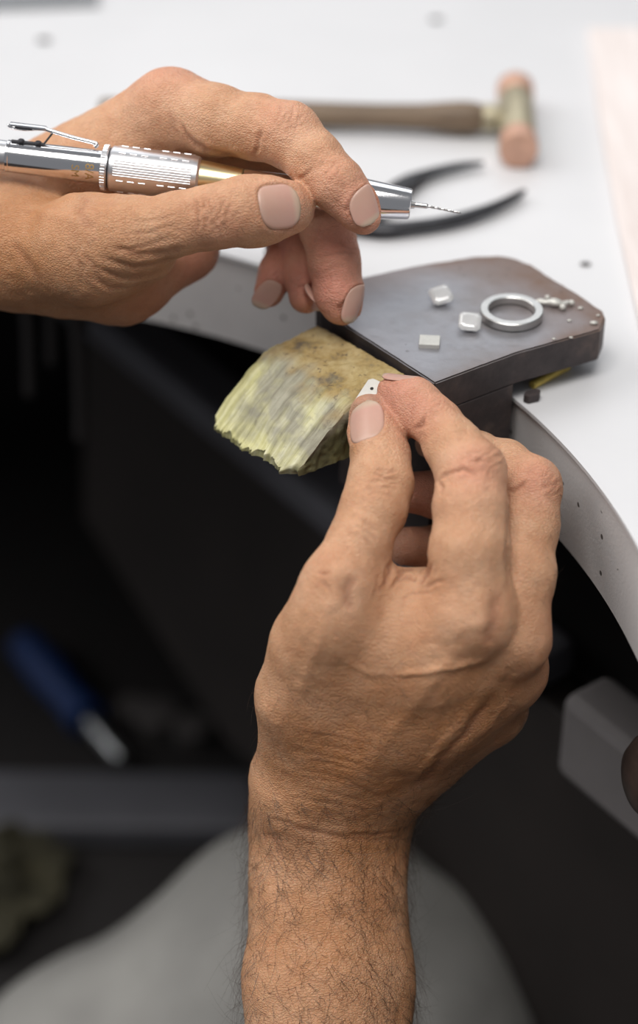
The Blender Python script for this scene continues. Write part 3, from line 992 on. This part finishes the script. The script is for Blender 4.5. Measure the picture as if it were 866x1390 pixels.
def grow_hair(ob, v, n, sel, count, lmin, lmax, rad, flow, seed):
    rg = np.random.default_rng(seed)
    w = sel.astype(float); w = w / w.sum()
    pick = rg.choice(len(v), count, p=w)
    V, Fc = [], []
    for i in pick:
        L = rg.uniform(lmin, lmax); p = v[i] - n[i] * .1
        fdir = unit(flow + rg.normal(0, .7, 3)); fdir = unit(fdir - n[i] * (fdir @ n[i]))
        side = np.cross(n[i], fdir) * rg.normal(0, .75)
        base = len(V)
        K = 6
        for k in range(K):
            t = k / (K - 1)
            c = p + (n[i] * (.42 * t - .18 * t * t) + fdir * (.9 * t) + side * t * t) * L
            r = rad * (1 - .8 * t)
            for a in range(3):
                ang = a * 2.094
                V.append((c + np.cross(n[i], fdir) * math.cos(ang) * r + n[i] * math.sin(ang) * r) * MM)
        for k in range(K - 1):
            for a in range(3):
                b0 = base + k * 3
                Fc.append((b0 + a, b0 + (a + 1) % 3, b0 + 3 + (a + 1) % 3, b0 + 3 + a))
    me = bpy.data.meshes.new('arm_hair'); me.from_pydata([tuple(x) for x in V], [], Fc)
    tag(link('arm_hair', me, M['hair'], ob), kind='stuff')


def arc_lines(cx, cy, ang, half, n, gap, bow, sg, dep):
    """a family of knuckle wrinkles: n lines across a joint; ang = finger direction (degrees, image)"""
    out = []
    tx, ty = math.cos(math.radians(ang)), math.sin(math.radians(ang)); lx, ly = -ty, tx
    for i in range(n):
        s = (i - (n - 1) / 2); hw = half * (1 - .10 * abs(s)) * random.uniform(.75, 1.05); sh = random.uniform(-.12, .12) * half
        jt = random.uniform(-.22, .22)
        pl_ = []
        for u in np.linspace(-1, 1, 7):
            a = s * gap + jt * u * hw + bow * s * (u * u) * .5 + random.uniform(-.18, .18) * gap
            b = u * hw + sh
            pl_.append((cx + tx * a + lx * b, cy + ty * a + ly * b))
        out.append((pl_, sg * random.uniform(.8, 1.15), dep * random.uniform(.6, 1.1)))
    return out


# lower hand: right hand, back towards us, thumb and index pinching the tab
right = dict(
    fingers={
        'thumb': dict(pts=[(501, 563, 575, 6.2), (510, 590, 572, 7.6), (517, 622, 567, 8.2), (517, 655, 562, 9.2), (507, 693, 558, 9.4), (488, 735, 554, 8.8), (464, 785, 550, 9.6), (450, 840, 551, 10.2)],
                      pads=[((508, 575, 579, 6.5), (528, 620, 575, 7.0))], kroot=9),
        'index': dict(pts=[(537, 531, 577, 5.4), (563, 546, 573, 7.0), (593, 574, 568, 7.2), (617, 608, 562, 8.2), (640, 641, 556, 9.8), (639, 690, 551, 10.2), (637, 745, 548, 11.0), (640, 830, 549, 12.0)],
                      pads=[((542, 551, 576, 5.4), (560, 566, 573, 5.8))], kroot=7),
        'middle': dict(pts=[(590, 600, 598, 6.2), (645, 620, 586, 7.4), (686, 636, 576, 8.0), (720, 661, 570, 9.0), (716, 715, 565, 8.8), (707, 780, 559, 9.6), (696, 862, 558, 10.6)], kroot=7),
        'ring': dict(pts=[(558, 668, 592, 6.6), (600, 672, 597, 7.5), (672, 700, 594, 8.8), (690, 780, 586, 9.4), (692, 905, 575, 11.0)], kroot=7),
        'pinky': dict(pts=[(552, 742, 598, 6.2), (592, 745, 607, 7.0), (650, 780, 606, 8.0), (668, 960, 592, 9.5)], kroot=7),
    },
    palm=[
        ((406, 1075, 592, 14.2), (640, 838, 552, 11.6)),      # index metacarpal
        ((432, 1085, 594, 15.0), (690, 872, 562, 10.8)),      # middle
        ((475, 1085, 600, 15.0), (682, 920, 575, 10.6)),      # ring
        ((500, 1075, 606, 14.0), (664, 962, 592, 10.0)),      # little
        ((404, 1040, 590, 11.8), (406, 945, 570, 11.0)),      # thumb metacarpal
        ((408, 945, 569, 11.0), (427, 878, 559, 10.6)), ((427, 878, 559, 10.6), (450, 820, 552, 9.8)),
        ((455, 862, 560, 12.0), (575, 868, 556, 13.0)), ((448, 925, 570, 13.0), (570, 905, 561, 14.0)),
        ((490, 812, 560, 8.8), (598, 816, 560, 9.0)),         # web between thumb and index
        ((480, 860, 566, 14.0), (600, 880, 566, 14.0)),       # palm mass
        ((450, 985, 579, 15.0), (580, 965, 572, 14.0)),
        ((394, 1130, 600, 12.6), (395, 1330, 588, 12.5)),     # forearm, thumb side
        ((498, 1130, 606, 12.6), (498, 1330, 594, 12.5)),     # forearm, little finger side
        ((446, 1110, 601, 15.0), (447, 1340, 590, 16.5)),
        ((395, 1330, 588, 12.5), (390, 1640, 568, 14.5)), ((498, 1330, 594, 12.5), (500, 1640, 574, 15)), ((447, 1340, 590, 16.5), (448, 1640, 570, 20)),
    ],
    nails=[dict(c=(496, 574, 567), t0=(516, 640, 566), t1=(503, 560, 574), n=(-.42, .12, 1), w=11.4, l=13.6),
           dict(c=(546, 515, 576), t0=(597, 566, 567), t1=(537, 528, 577), n=(.35, 1.0, -.05), w=9.2, l=10.5)],
    red=[(501, 560, 570, 9, .55), (540, 535, 572, 12, .75), (565, 555, 566, 10, .6), (645, 632, 545, 9, .45), (732, 650, 560, 9, .45), (455, 785, 552, 9, .4), (640, 835, 550, 10, .35),
         (715, 860, 562, 11, .45), (725, 900, 575, 12, .4), (560, 665, 590, 14, .7), (552, 738, 598, 12, .5), (545, 590, 568, 8, .3), (640, 660, 550, 10, .3)],
    tan=[(470, 1030, 570, 34, 1.0), (560, 980, 565, 30, 1.0), (630, 930, 562, 26, .9), (380, 1100, 590, 26, .7), (450, 1250, 590, 40, .75), (500, 1130, 590, 28, .95), (500, 1400, 600, 50, .7), (450, 900, 555, 24, .6), (510, 600, 565, 5, .3), (490, 613, 564, 3.5, .9)],
    grime=[(503, 546, 572, 3.2, .9), (478, 552, 570, 3.5, .8)],
    creases=(
        arc_lines(519, 655, 96, 26, 5, 7.5, 5, 2.2, .30) + arc_lines(522, 650, 60, 18, 3, 12, 3, 2.0, .18) + arc_lines(512, 660, 130, 18, 3, 12, 3, 2.0, .18) + arc_lines(497, 722, 115, 24, 3, 10, 3, 2.2, .22)
        + arc_lines(664, 622, 60, 24, 5, 6.5, 5, 2.1, .28) + arc_lines(662, 628, 95, 18, 3, 11, 3, 2.0, .18) + arc_lines(748, 662, 60, 16, 4, 6.0, 2, 2.0, .30)
        + arc_lines(583, 552, 30, 18, 3, 6, 2, 2.0, .18)
        + [([(566, 583), (571, 578), (577, 566)], 3.0, .7), ([(594, 652), (606, 645), (628, 636), (650, 645)], 2.6, .5), ([(595, 652), (600, 662), (598, 672)], 2.6, .4),
           ([(690, 668), (702, 665), (716, 652)], 2.8, .5),
           ([(536, 790), (548, 774), (562, 772)], 3.0, .6), ([(530, 800), (540, 788), (552, 783), (570, 790)], 2.6, .5), ([(521, 800), (527, 780), (530, 760)], 2.6, .6), ([(514, 805), (520, 788), (524, 768)], 2.2, .4),
           ([(568, 795), (580, 778), (586, 765)], 2.6, .6), ([(575, 800), (590, 790), (602, 788)], 2.4, .4), ([(545, 815), (560, 805), (590, 805)], 2.4, .3), ([(507, 812), (512, 795), (515, 780)], 2.0, .3),
           ([(437, 790), (446, 798), (452, 812)], 2.4, .3), ([(430, 776), (440, 780), (450, 776)], 2.4, .25),
           ([(688, 655), (689, 700), (688, 760), (690, 800)], 2.5, .35),
           ([(530, 916), (580, 912), (620, 904), (665, 893)], 4.2, -.75), ([(585, 910), (600, 900), (618, 898)], 3.5, -.35), ([(530, 916), (500, 914), (470, 900)], 4.5, -.3),
           ([(640, 960), (600, 1010), (560, 1060)], 6, -.5), ([(668, 945), (640, 985), (600, 1030), (560, 1075)], 5, .5), ([(690, 950), (650, 1000)], 5, -.5),
           ([(620, 880), (560, 960), (500, 1040)], 10, -.45), ([(690, 900), (630, 970)], 8, -.4), ([(455, 800), (430, 880), (400, 960)], 9, -.4),
           ([(380, 1118), (420, 1128), (470, 1138), (520, 1140), (550, 1136)], 4.0, .3), ([(470, 1132), (510, 1133), (545, 1128)], 2.6, .35), ([(365, 1112), (400, 1118)], 3, .2),
           ([(360, 1130), (375, 1140), (380, 1165)], 5, .4), ([(480, 780), (470, 800), (474, 830)], 8, .5), ([(676, 800), (670, 850), (660, 880)], 9, .55), ([(610, 860), (640, 850), (668, 838)], 9, -.35)]
        + [([(400 + dx, 1020 + dy), (440 + dx, 1026 + dy), (480 + dx, 1036 + dy), (510 + dx, 1050 + dy)], 2.2, .10) for dx, dy in ((0, 0), (10, 12), (-8, 24), (14, 36), (0, 48), (-20, 60), (20, 66), (0, -14), (16, -26))]),
)
rh, rv, rn, rproj = build_hand(right, 'hand', 'right hand seen from its back, pinching a silver tab on the wooden bench pin')
fl_dir = -AX_U * .8 + AX_R * .35
selA = (rproj[1] > 1085) & (rproj[1] < 1480)
grow_hair(rh, rv, rn, selA, 2300, 6, 17, .05, fl_dir, 3)
selB = (rproj[1] > 930) & (rproj[1] < 1110) & (rproj[0] < 640)
grow_hair(rh, rv, rn, selB, 500, 3, 7, .045, AX_R * .8 - AX_U * .3, 4)
selC = (rproj[0] > 735) & (rproj[1] > 660) & (rproj[1] < 820)
grow_hair(rh, rv, rn, selC, 40, 3, 6, .035, AX_R * .5 - AX_U * .6, 5)

# upper hand: left hand holding the handpiece, thumb towards us
left = dict(
    fingers={
        'thumb': dict(pts=[(388, 281, 574, 7.8), (362, 282, 572, 9.4), (332, 286, 570, 9.8), (288, 295, 569, 9.1), (240, 304, 570, 9.0), (180, 318, 574, 11.0), (120, 336, 582, 13.5)],
                      pads=[((392, 284, 576, 7.0), (350, 296, 574, 8.0))], kroot=10),
        'index': dict(pts=[(495, 295, 574, 5.0), (483, 278, 574, 6.6), (458, 250, 574, 7.9), (428, 217, 578, 8.3), (392, 183, 583, 9.6), (345, 172, 588, 9.5), (295, 163, 593, 10.6), (235, 150, 600, 12.2)],
                      kroot=8),
        'middle': dict(pts=[(465, 417, 598, 5.8), (460, 398, 597, 7.2), (453, 355, 597, 7.7), (445, 310, 599, 8.4), (425, 250, 606, 9.2), (330, 205, 615, 9.8), (225, 180, 620, 11.5)],
                       kroot=7),
        'ring': dict(pts=[(415, 402, 606, 5.4), (412, 370, 608, 6.4), (412, 320, 614, 7.6), (390, 255, 624, 8.6), (300, 230, 632, 9.0), (210, 215, 634, 10)], kroot=7),
        'pinky': dict(pts=[(365, 396, 611, 4.8), (377, 370, 613, 5.6), (392, 330, 621, 6.6), (360, 270, 634, 7.4), (205, 260, 640, 9)], kroot=7),
    },
    palm=[
        ((50, 268, 619, 15.0), (228, 152, 605, 12.0)),
        ((40, 285, 622, 16.0), (215, 185, 619, 12.0)),
        ((30, 310, 624, 16.0), (205, 220, 630, 12.0)),
        ((40, 340, 622, 16.0), (205, 270, 634, 12.0)),
        ((20, 340, 604, 16.5), (120, 340, 586, 14.5)),       # thenar
        ((125, 344, 586, 14.0), (190, 334, 586, 11.5)),
        ((90, 370, 606, 14.0), (165, 375, 606, 13.0)),       # heel of the palm
        ((165, 375, 606, 13.0), (250, 335, 616, 11.0)),
        ((165, 245, 607, 10.0), (250, 258, 608, 9.0)),       # web
        ((20, 325, 606, 19.5), (-140, 330, 610, 19.5)), ((-140, 330, 610, 19.5), (-480, 372, 622, 24)), ((-140, 310, 624, 18.5), (-480, 350, 640, 24)),
        ((10, 300, 618, 17.5), (-140, 310, 624, 18.5)),
    ],
    nails=[dict(c=(379, 277, 563), t0=(330, 288, 570), t1=(395, 277, 573), n=(.12, .12, 1), w=13.2, l=12.6),
           dict(c=(494, 281, 570), t0=(462, 250, 573), t1=(500, 303, 574), n=(.75, .35, .55), w=9.6, l=10.0, rag=1),
           dict(c=(480, 412, 594), t0=(454, 352, 597), t1=(468, 425, 598), n=(1, .05, .28), w=9.2, l=10.5),
           dict(c=(418, 405, 601), t0=(412, 350, 609), t1=(417, 410, 606), n=(.9, .0, .55), w=7.4, l=8.5),
           dict(c=(366, 397, 606), t0=(388, 345, 618), t1=(362, 402, 610), n=(.45, .1, 1), w=6.8, l=7.4)],
    red=[(490, 285, 570, 12, .7), (460, 255, 568, 12, .35), (395, 280, 566, 12, .35), (450, 390, 592, 16, .85), (455, 340, 592, 14, .75), (412, 385, 603, 13, .9), (370, 380, 608, 14, .9), (395, 345, 612, 14, .9),
         (230, 105, 600, 14, .5), (388, 160, 578, 10, .35), (270, 355, 606, 16, .6), (200, 400, 600, 16, .5), (300, 320, 566, 10, .3)],
    tan=[(120, 300, 570, 26, .6), (40, 340, 585, 34, .9), (110, 400, 590, 24, .8), (200, 310, 568, 18, .35)],
    grime=[(415, 285, 570, 4, .5)],
    creases=(
        arc_lines(288, 292, 4, 30, 5, 8.5, 6, 2.2, .30) + arc_lines(285, 290, 40, 22, 3, 13, 3, 2.0, .18) + arc_lines(296, 296, -35, 22, 3, 13, 3, 2.0, .18) + arc_lines(392, 160, 20, 18, 4, 9, 4, 2.2, .20) + arc_lines(396, 164, 60, 16, 3, 10, 3, 2.0, .14)
        + [([(262, 190), (280, 203), (300, 208), (330, 213)], 4.0, .6), ([(244, 165), (252, 182), (266, 196), (285, 206)], 3.0, .5), ([(228, 150), (236, 168), (240, 185)], 4.0, .3),
           ([(345, 212), (350, 200), (349, 186), (356, 178)], 3.0, .45), ([(405, 243), (412, 240), (424, 228)], 2.6, .35),
           ([(438, 240), (450, 228), (458, 218)], 2.0, .18), ([(445, 250), (456, 238), (464, 228)], 2.0, .15), ([(432, 228), (440, 216)], 1.8, .12),
           ([(430, 350), (450, 345), (470, 342), (485, 345)], 2.4, .3), ([(438, 372), (455, 362), (470, 360)], 2.0, .2), ([(455, 325), (475, 338), (486, 338)], 2.0, .25),
           ([(150, 335), (190, 345), (225, 342), (255, 335)], 4.0, .35), ([(140, 350), (180, 362), (215, 358), (240, 348)], 3.5, .4), ([(130, 362), (165, 378), (200, 374), (228, 360)], 3.0, .35),
           ([(122, 376), (150, 392), (185, 390), (215, 378)], 3.0, .3), ([(160, 340), (200, 333), (240, 322)], 3.0, .25), ([(110, 340), (130, 365), (135, 385)], 4, .3), ([(90, 330), (110, 360), (112, 390)], 4, .25),
           ([(20, 330), (40, 360), (60, 390)], 5, .3), ([(170, 318), (205, 315), (240, 305)], 2.6, .2), ([(180, 300), (210, 300), (238, 292)], 2.4, .16),
           ([(70, 250), (100, 270), (140, 285), (180, 280)], 9, -.4), ([(10, 270), (60, 290), (120, 300)], 9, -.35), ([(120, 265), (110, 290), (125, 315)], 7, .4)]),
)
lh, lv_, ln_, lproj = build_hand(left, 'hand', 'left hand holding the chrome handpiece like a pen, thumb nearest the camera')

# ---- REST
# ------------------------------------------------------------------ hammer lying behind on the bench
hz = TZ + 7.6
hm = empty('hammer', onz(690, 165, TZ)); tag(hm, 'small wooden handled hammer with brass head and copper face lying on the bench top', 'hammer')
fc, bk = onz(704, 206, hz), onz(699, 118, hz)
hax = unit(bk - fc); hl = np.linalg.norm(bk - fc)
mb = MB(); mb.lathe(fc, hax, [(0, 6.2), (.8, 7.4), (3, 7.6), (10.5, 7.3), (11, 6.6)], 40); mb.build('copper_face', M['hammer_copper'], hm, 35)
mb = MB(); mb.lathe(fc, hax, [(11.1, 6.4), (12, 6.9), (hl - 14, 6.9), (hl - 13, 6.6)], 40); mb.build('head', M['hammer_brass'], hm, 35)
mb = MB(); mb.lathe(fc, hax, [(hl - 12.9, 6.8), (hl - 11.5, 7.4), (hl - 2, 7.6), (hl, 6.4)], 40); mb.build('rear_face', M['hammer_copper'], hm, 35)
h0 = fc + hax * hl * .50; h1 = onz(136, 150, TZ + 5.6)
hd_ax = unit(h1 - h0); hlen = np.linalg.norm(h1 - h0)
px2 = hlen / (700 - 136)
mb = MB(); mb.lathe(h0, hd_ax, [(6.2, 4.6), (8, 5.4), (13, 5.6), (13.5, 5.0)], 28); mb.build('ferrule', M['hammer_brass'], hm, 35)
mb = MB(); mb.lathe(h0, hd_ax, [(13.6, 5.2), (17, 6.2), (22, 6.4), (28, 6.0), (38, 5.1), (55, 4.8), (80, 5.1), (110, 5.4), (hlen - 2, 5.0), (hlen, 4.2)], 28); mb.build('handle', M['handle_wood'], hm, 40)

# ------------------------------------------------------------------ pliers
pz_ = TZ + 3.2
plr = empty('pliers', onz(500, 296, TZ)); tag(plr, 'dark steel pliers lying open on the bench behind the drill bit', 'pliers')
def pm(pts, z=pz_): return [onz(x, y, z) for x, y in pts]
mb = MB(); path = spline(pm([(656, 221), (625, 225), (590, 233), (560, 244), (535, 262), (500, 288), (470, 305)]), 6)
mb.tube(path, np.interp(np.linspace(0, 1, len(path)), [0, .1, .4, .6, .75, 1], [1.2, 2.0, 3.0, 4.8, 5.8, 5.0]), 14, (EZ, .55)); mb.build('handle', M['plier_steel'], plr, 60)
mb = MB(); path = spline(pm([(712, 259), (690, 272), (655, 287), (610, 300), (560, 308), (515, 311), (470, 303)]), 6)
mb.tube(path, np.interp(np.linspace(0, 1, len(path)), [0, .08, .4, .7, 1], [1.0, 1.9, 2.9, 3.1, 4.4]), 14, (EZ, .7)); mb.build('handle', M['plier_steel'], plr, 60)
pc = onz(462, 303, TZ)
mb = MB(); mb.lathe(pc, EZ, [(.2, 5.6), (.6, 6.2), (5.8, 6.2), (6.4, 5.6)], 32); mb.build('joint', M['plier_steel'], plr, 35)
for dy in (-1, 1):
    mb = MB(); path = spline(pm([(462, 303 + dy * 3), (425, 316 + dy * 5), (390, 331 + dy * 5), (362, 345 + dy * 3)]), 6)
    mb.tube(path, np.interp(np.linspace(0, 1, len(path)), [0, .4, 1], [4.0, 2.6, 1.1]), 12, (EZ, .8)); mb.build('jaw', M['plier_steel'], plr, 60)

# ------------------------------------------------------------------ pale board and steel ruler on the bench top
bp = [onz(x, y, TZ)[:2] for x, y in ((797, 46), (812, 160), (836, 300), (866, 440), (905, 560), (1250, 560), (1150, 46))]
mb = MB(); mb.prism(bp, TZ + .05, TZ + 3.2, .5, 2); tag(mb.build('wooden_board', M['pale_board']), 'pale pinkish thin wooden board lying flat at the right of the bench top', 'board')
rp = [onz(x, y, TZ)[:2] for x, y in ((-120, 21), (134, 11), (132, -16), (-120, -8))]
mb = MB(); mb.prism(rp, TZ + .05, TZ + 2.6, .4, 2); tag(mb.build('steel_bar', M['ruler_steel']), 'flat grey steel bar lying at the far left of the bench top', 'steel bar')
for x, y, r, lab in ((592, 26, 2.2, 'small grey crumb on the far bench top behind the hammer'), (60, 54, 2.4, 'small grey crumb on the bench top below the steel bar'), (795, 358, 1.5, 'tiny grey crumb on the bench top behind the steel block corner')):
    mb = MB(); bmesh.ops.create_icosphere(mb.bm, subdivisions=2, radius=r, matrix=Matrix.Translation(Vector(onz(x, y, TZ + r * .35))) @ Matrix.Diagonal((1.3, .9, .35, 1)))
    cc = np.array([v.co[:] for v in mb.bm.verts]); nn = vnoise(cc, .6, 71) * .3
    for vtx, s_ in zip(mb.bm.verts, nn): vtx.co.x += s_; vtx.co.y += s_
    tag(mb.build('crumb', M['rim_grey'], None, 60), lab, 'crumb')
mb = MB(); mb.prism([(0, 0), (6, -1.5), (9, 1), (7.5, 4), (2, 5), (-1, 3)], TZ + .05, TZ + 3.2, .4, 1, (onz(717, 549, TZ) * np.array([1, 1, 0]), E1 * .6, E2 * .6, EZ))
tag(mb.build('steel_chip', M['block_side']), 'dark chip on the bench edge beside the block below the brass rod', 'chip')

# ------------------------------------------------------------------ lap in grey cloth
def cloth_lap():
    A = [(P(-150, 1790, 860), 74), (P(150, 1545, 850), 68), (P(410, 1330, 840), 60), (P(520, 1400, 850), 66), (P(640, 1640, 900), 70)]
    pts_ = np.array([a for a, r in A]); lo = pts_.min(0) - 95; hi = pts_.max(0) + 95
    fd = Field(lo, hi, 4.0); f = fd.new()
    f[:] = 60
    for (a, ra), (b, rb) in zip(A, A[1:]): fd.cone(f, a, b, ra, rb, 40, None, 60)
    v, q = surface_nets(f, lo, 4.0)
    n = vnormals(v, q)
    v = v + n * (vnoise(v, .018, 81) * 5 + vnoise(v, .05, 82) * 1.6)[:, None]
    me = bpy.data.meshes.new('person'); me.from_pydata([tuple(p * MM) for p in v], [], [tuple(int(i) for i in f_) for f_ in q])
    me.polygons.foreach_set('use_smooth', [True] * len(me.polygons))
    tag(link('person', me, M['grey_cloth']), 'seated lap and knee in light grey cloth below the wrist', 'person')
cloth_lap()

# ------------------------------------------------------------------ things low under the bench
FZ = -430
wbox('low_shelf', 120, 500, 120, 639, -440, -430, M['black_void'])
pk = [onz(x, y, FZ + 18) for x, y in ((-260, 1040), (352, 1046), (352, 1122), (-260, 1116))]
mb = MB(); mb.prism([p[:2] for p in pk], FZ + .3, FZ + 18, 4, 3); tag(mb.build('floor_box', M['grey_rail']), 'long low dark grey box on the low shelf left of the wrist', 'box')
sc2 = empty('screwdriver', onz(95, 950, FZ)); tag(sc2, 'blue handled tool lying on the dark low shelf under the bench', 'hand tool')
b0, b1 = onz(28, 868, FZ + 12.3), onz(158, 1022, FZ + 12.3)
bax = unit(b1 - b0); bl = np.linalg.norm(b1 - b0)
mb = MB(); mb.lathe(b0, bax, [(0, 5), (5, 10), (bl * .3, 12), (bl * .55, 10), (bl * .72, 12), (bl * .74, 7)], 24); mb.build('handle', M['blue_plastic'], sc2, 40)
mb = MB(); mb.lathe(b0, bax, [(bl * .745, 5), (bl, 5), (bl * 1.05, 3)], 16); mb.build('shaft', M['ruler_steel'], sc2, 40)
for k, (x, y, s_) in enumerate(((215, 985, 12), (262, 1000, 10), (180, 972, 9))):
    mb = MB(); mb.lathe(onz(x, y, FZ + .5), EZ, [(0, s_), (2, s_ * 1.05), (s_ * .9, s_ * 1.05), (s_ * 1.0, s_ * .8)], 24)
    tag(mb.build('metal_cup', M['rim_grey'], None, 40), ['small dark cup between two others beside the blue tool tip', 'rightmost small dark cup of three, nearest the wrist', 'smallest dark cup just behind the blue tool tip'][k], 'cup')
# crumpled olive rag
bm = bmesh.new(); bmesh.ops.create_grid(bm, x_segments=50, y_segments=50, size=1)
rc_ = onz(-40, 1225, FZ)
for vtx in bm.verts:
    x, y = vtx.co.x, vtx.co.y
    hgt = 26 + 22 * vnoise(np.array([[x * 40, y * 40, 0.]]), .06, 91)[0] + 8 * vnoise(np.array([[x * 40, y * 40, 3.]]), .2, 92)[0]
    rag_r = max(abs(x), abs(y)); rag_n = math.hypot(x, y) + 1e-6; rag_k = rag_r / rag_n * (.85 + .18 * vnoise(np.array([[x / rag_n * 2, y / rag_n * 2, 7.]]), 1.3, 93)[0]); x, y = x * rag_k, y * rag_k
    hgt *= max(0, 1 - (x * x + y * y) ** 2) ; vtx.co = Vector((rc_ + np.array([x * 60, y * 60, 3.4 + hgt * .5])) * MM)
r_ = bmesh.ops.solidify(bm, geom=bm.faces[:], thickness=-.003)
me = bpy.data.meshes.new('rag'); bm.to_mesh(me); bm.free(); me.polygons.foreach_set('use_smooth', [True] * len(me.polygons))
tag(link('rag', me, M['olive_cloth']), 'crumpled olive rag on the low shelf at the lower left corner', 'rag')
# cords hanging from the bench underside
for k, (x, y0, y1, d) in enumerate(((18, 380, 640, 800), (52, 380, 600, 805), (84, 385, 690, 790), (100, 380, 560, 812))):
    a, b = P(x, y0, d), P(x + 3, y1, d)
    a = a.copy(); a[2] = TZ - TT - .5
    b = np.array([a[0] + 2, a[1], a[2] - (y1 - 380) * .33])
    mb = MB(); mb.tube(spline([a, (a + b) / 2 + np.array([3., 0, 0]), b], 8), [2.6] * 17, 8)
    mb.build('hanging_cord', M['cord_dark'], wb, 60)
# rounded tool handle hanging at the right under the bench edge
th = empty('tool_handle', P(905, 1055, 575)); tag(th, 'dark rounded wooden tool end hanging at the right edge below the bench', 'tool handle')
ta, tb = P(855, 1062, 575), P(1010, 1035, 590)
tx = unit(tb - ta)
mb = MB(); mb.lathe(ta, tx, [(0, .5), (.5, 4), (1.5, 7.5), (3.5, 11), (7, 13.6), (12, 14.6), (20, 13.5), (32, 10.5), (40, 9)], 40); mb.build('grip', M['dark_handle'], th, 50)
mb = MB(); mb.lathe(ta, tx, [(40.1, 8.5), (42, 9), (48, 9), (50, 7)], 32); mb.build('ferrule', M['rim_grey'], th, 40)
st = ta + tx * 45
top_ = np.array([st[0], st[1], TZ - TT - 16])
mb = MB(); mb.tube(spline([st + np.array([0, 0, -2.]), st * .6 + top_ * .4 + np.array([2., 0, 0]), top_], 8), 1.6, 8); mb.build('hanging_loop', M['cord_dark'], th, 60)
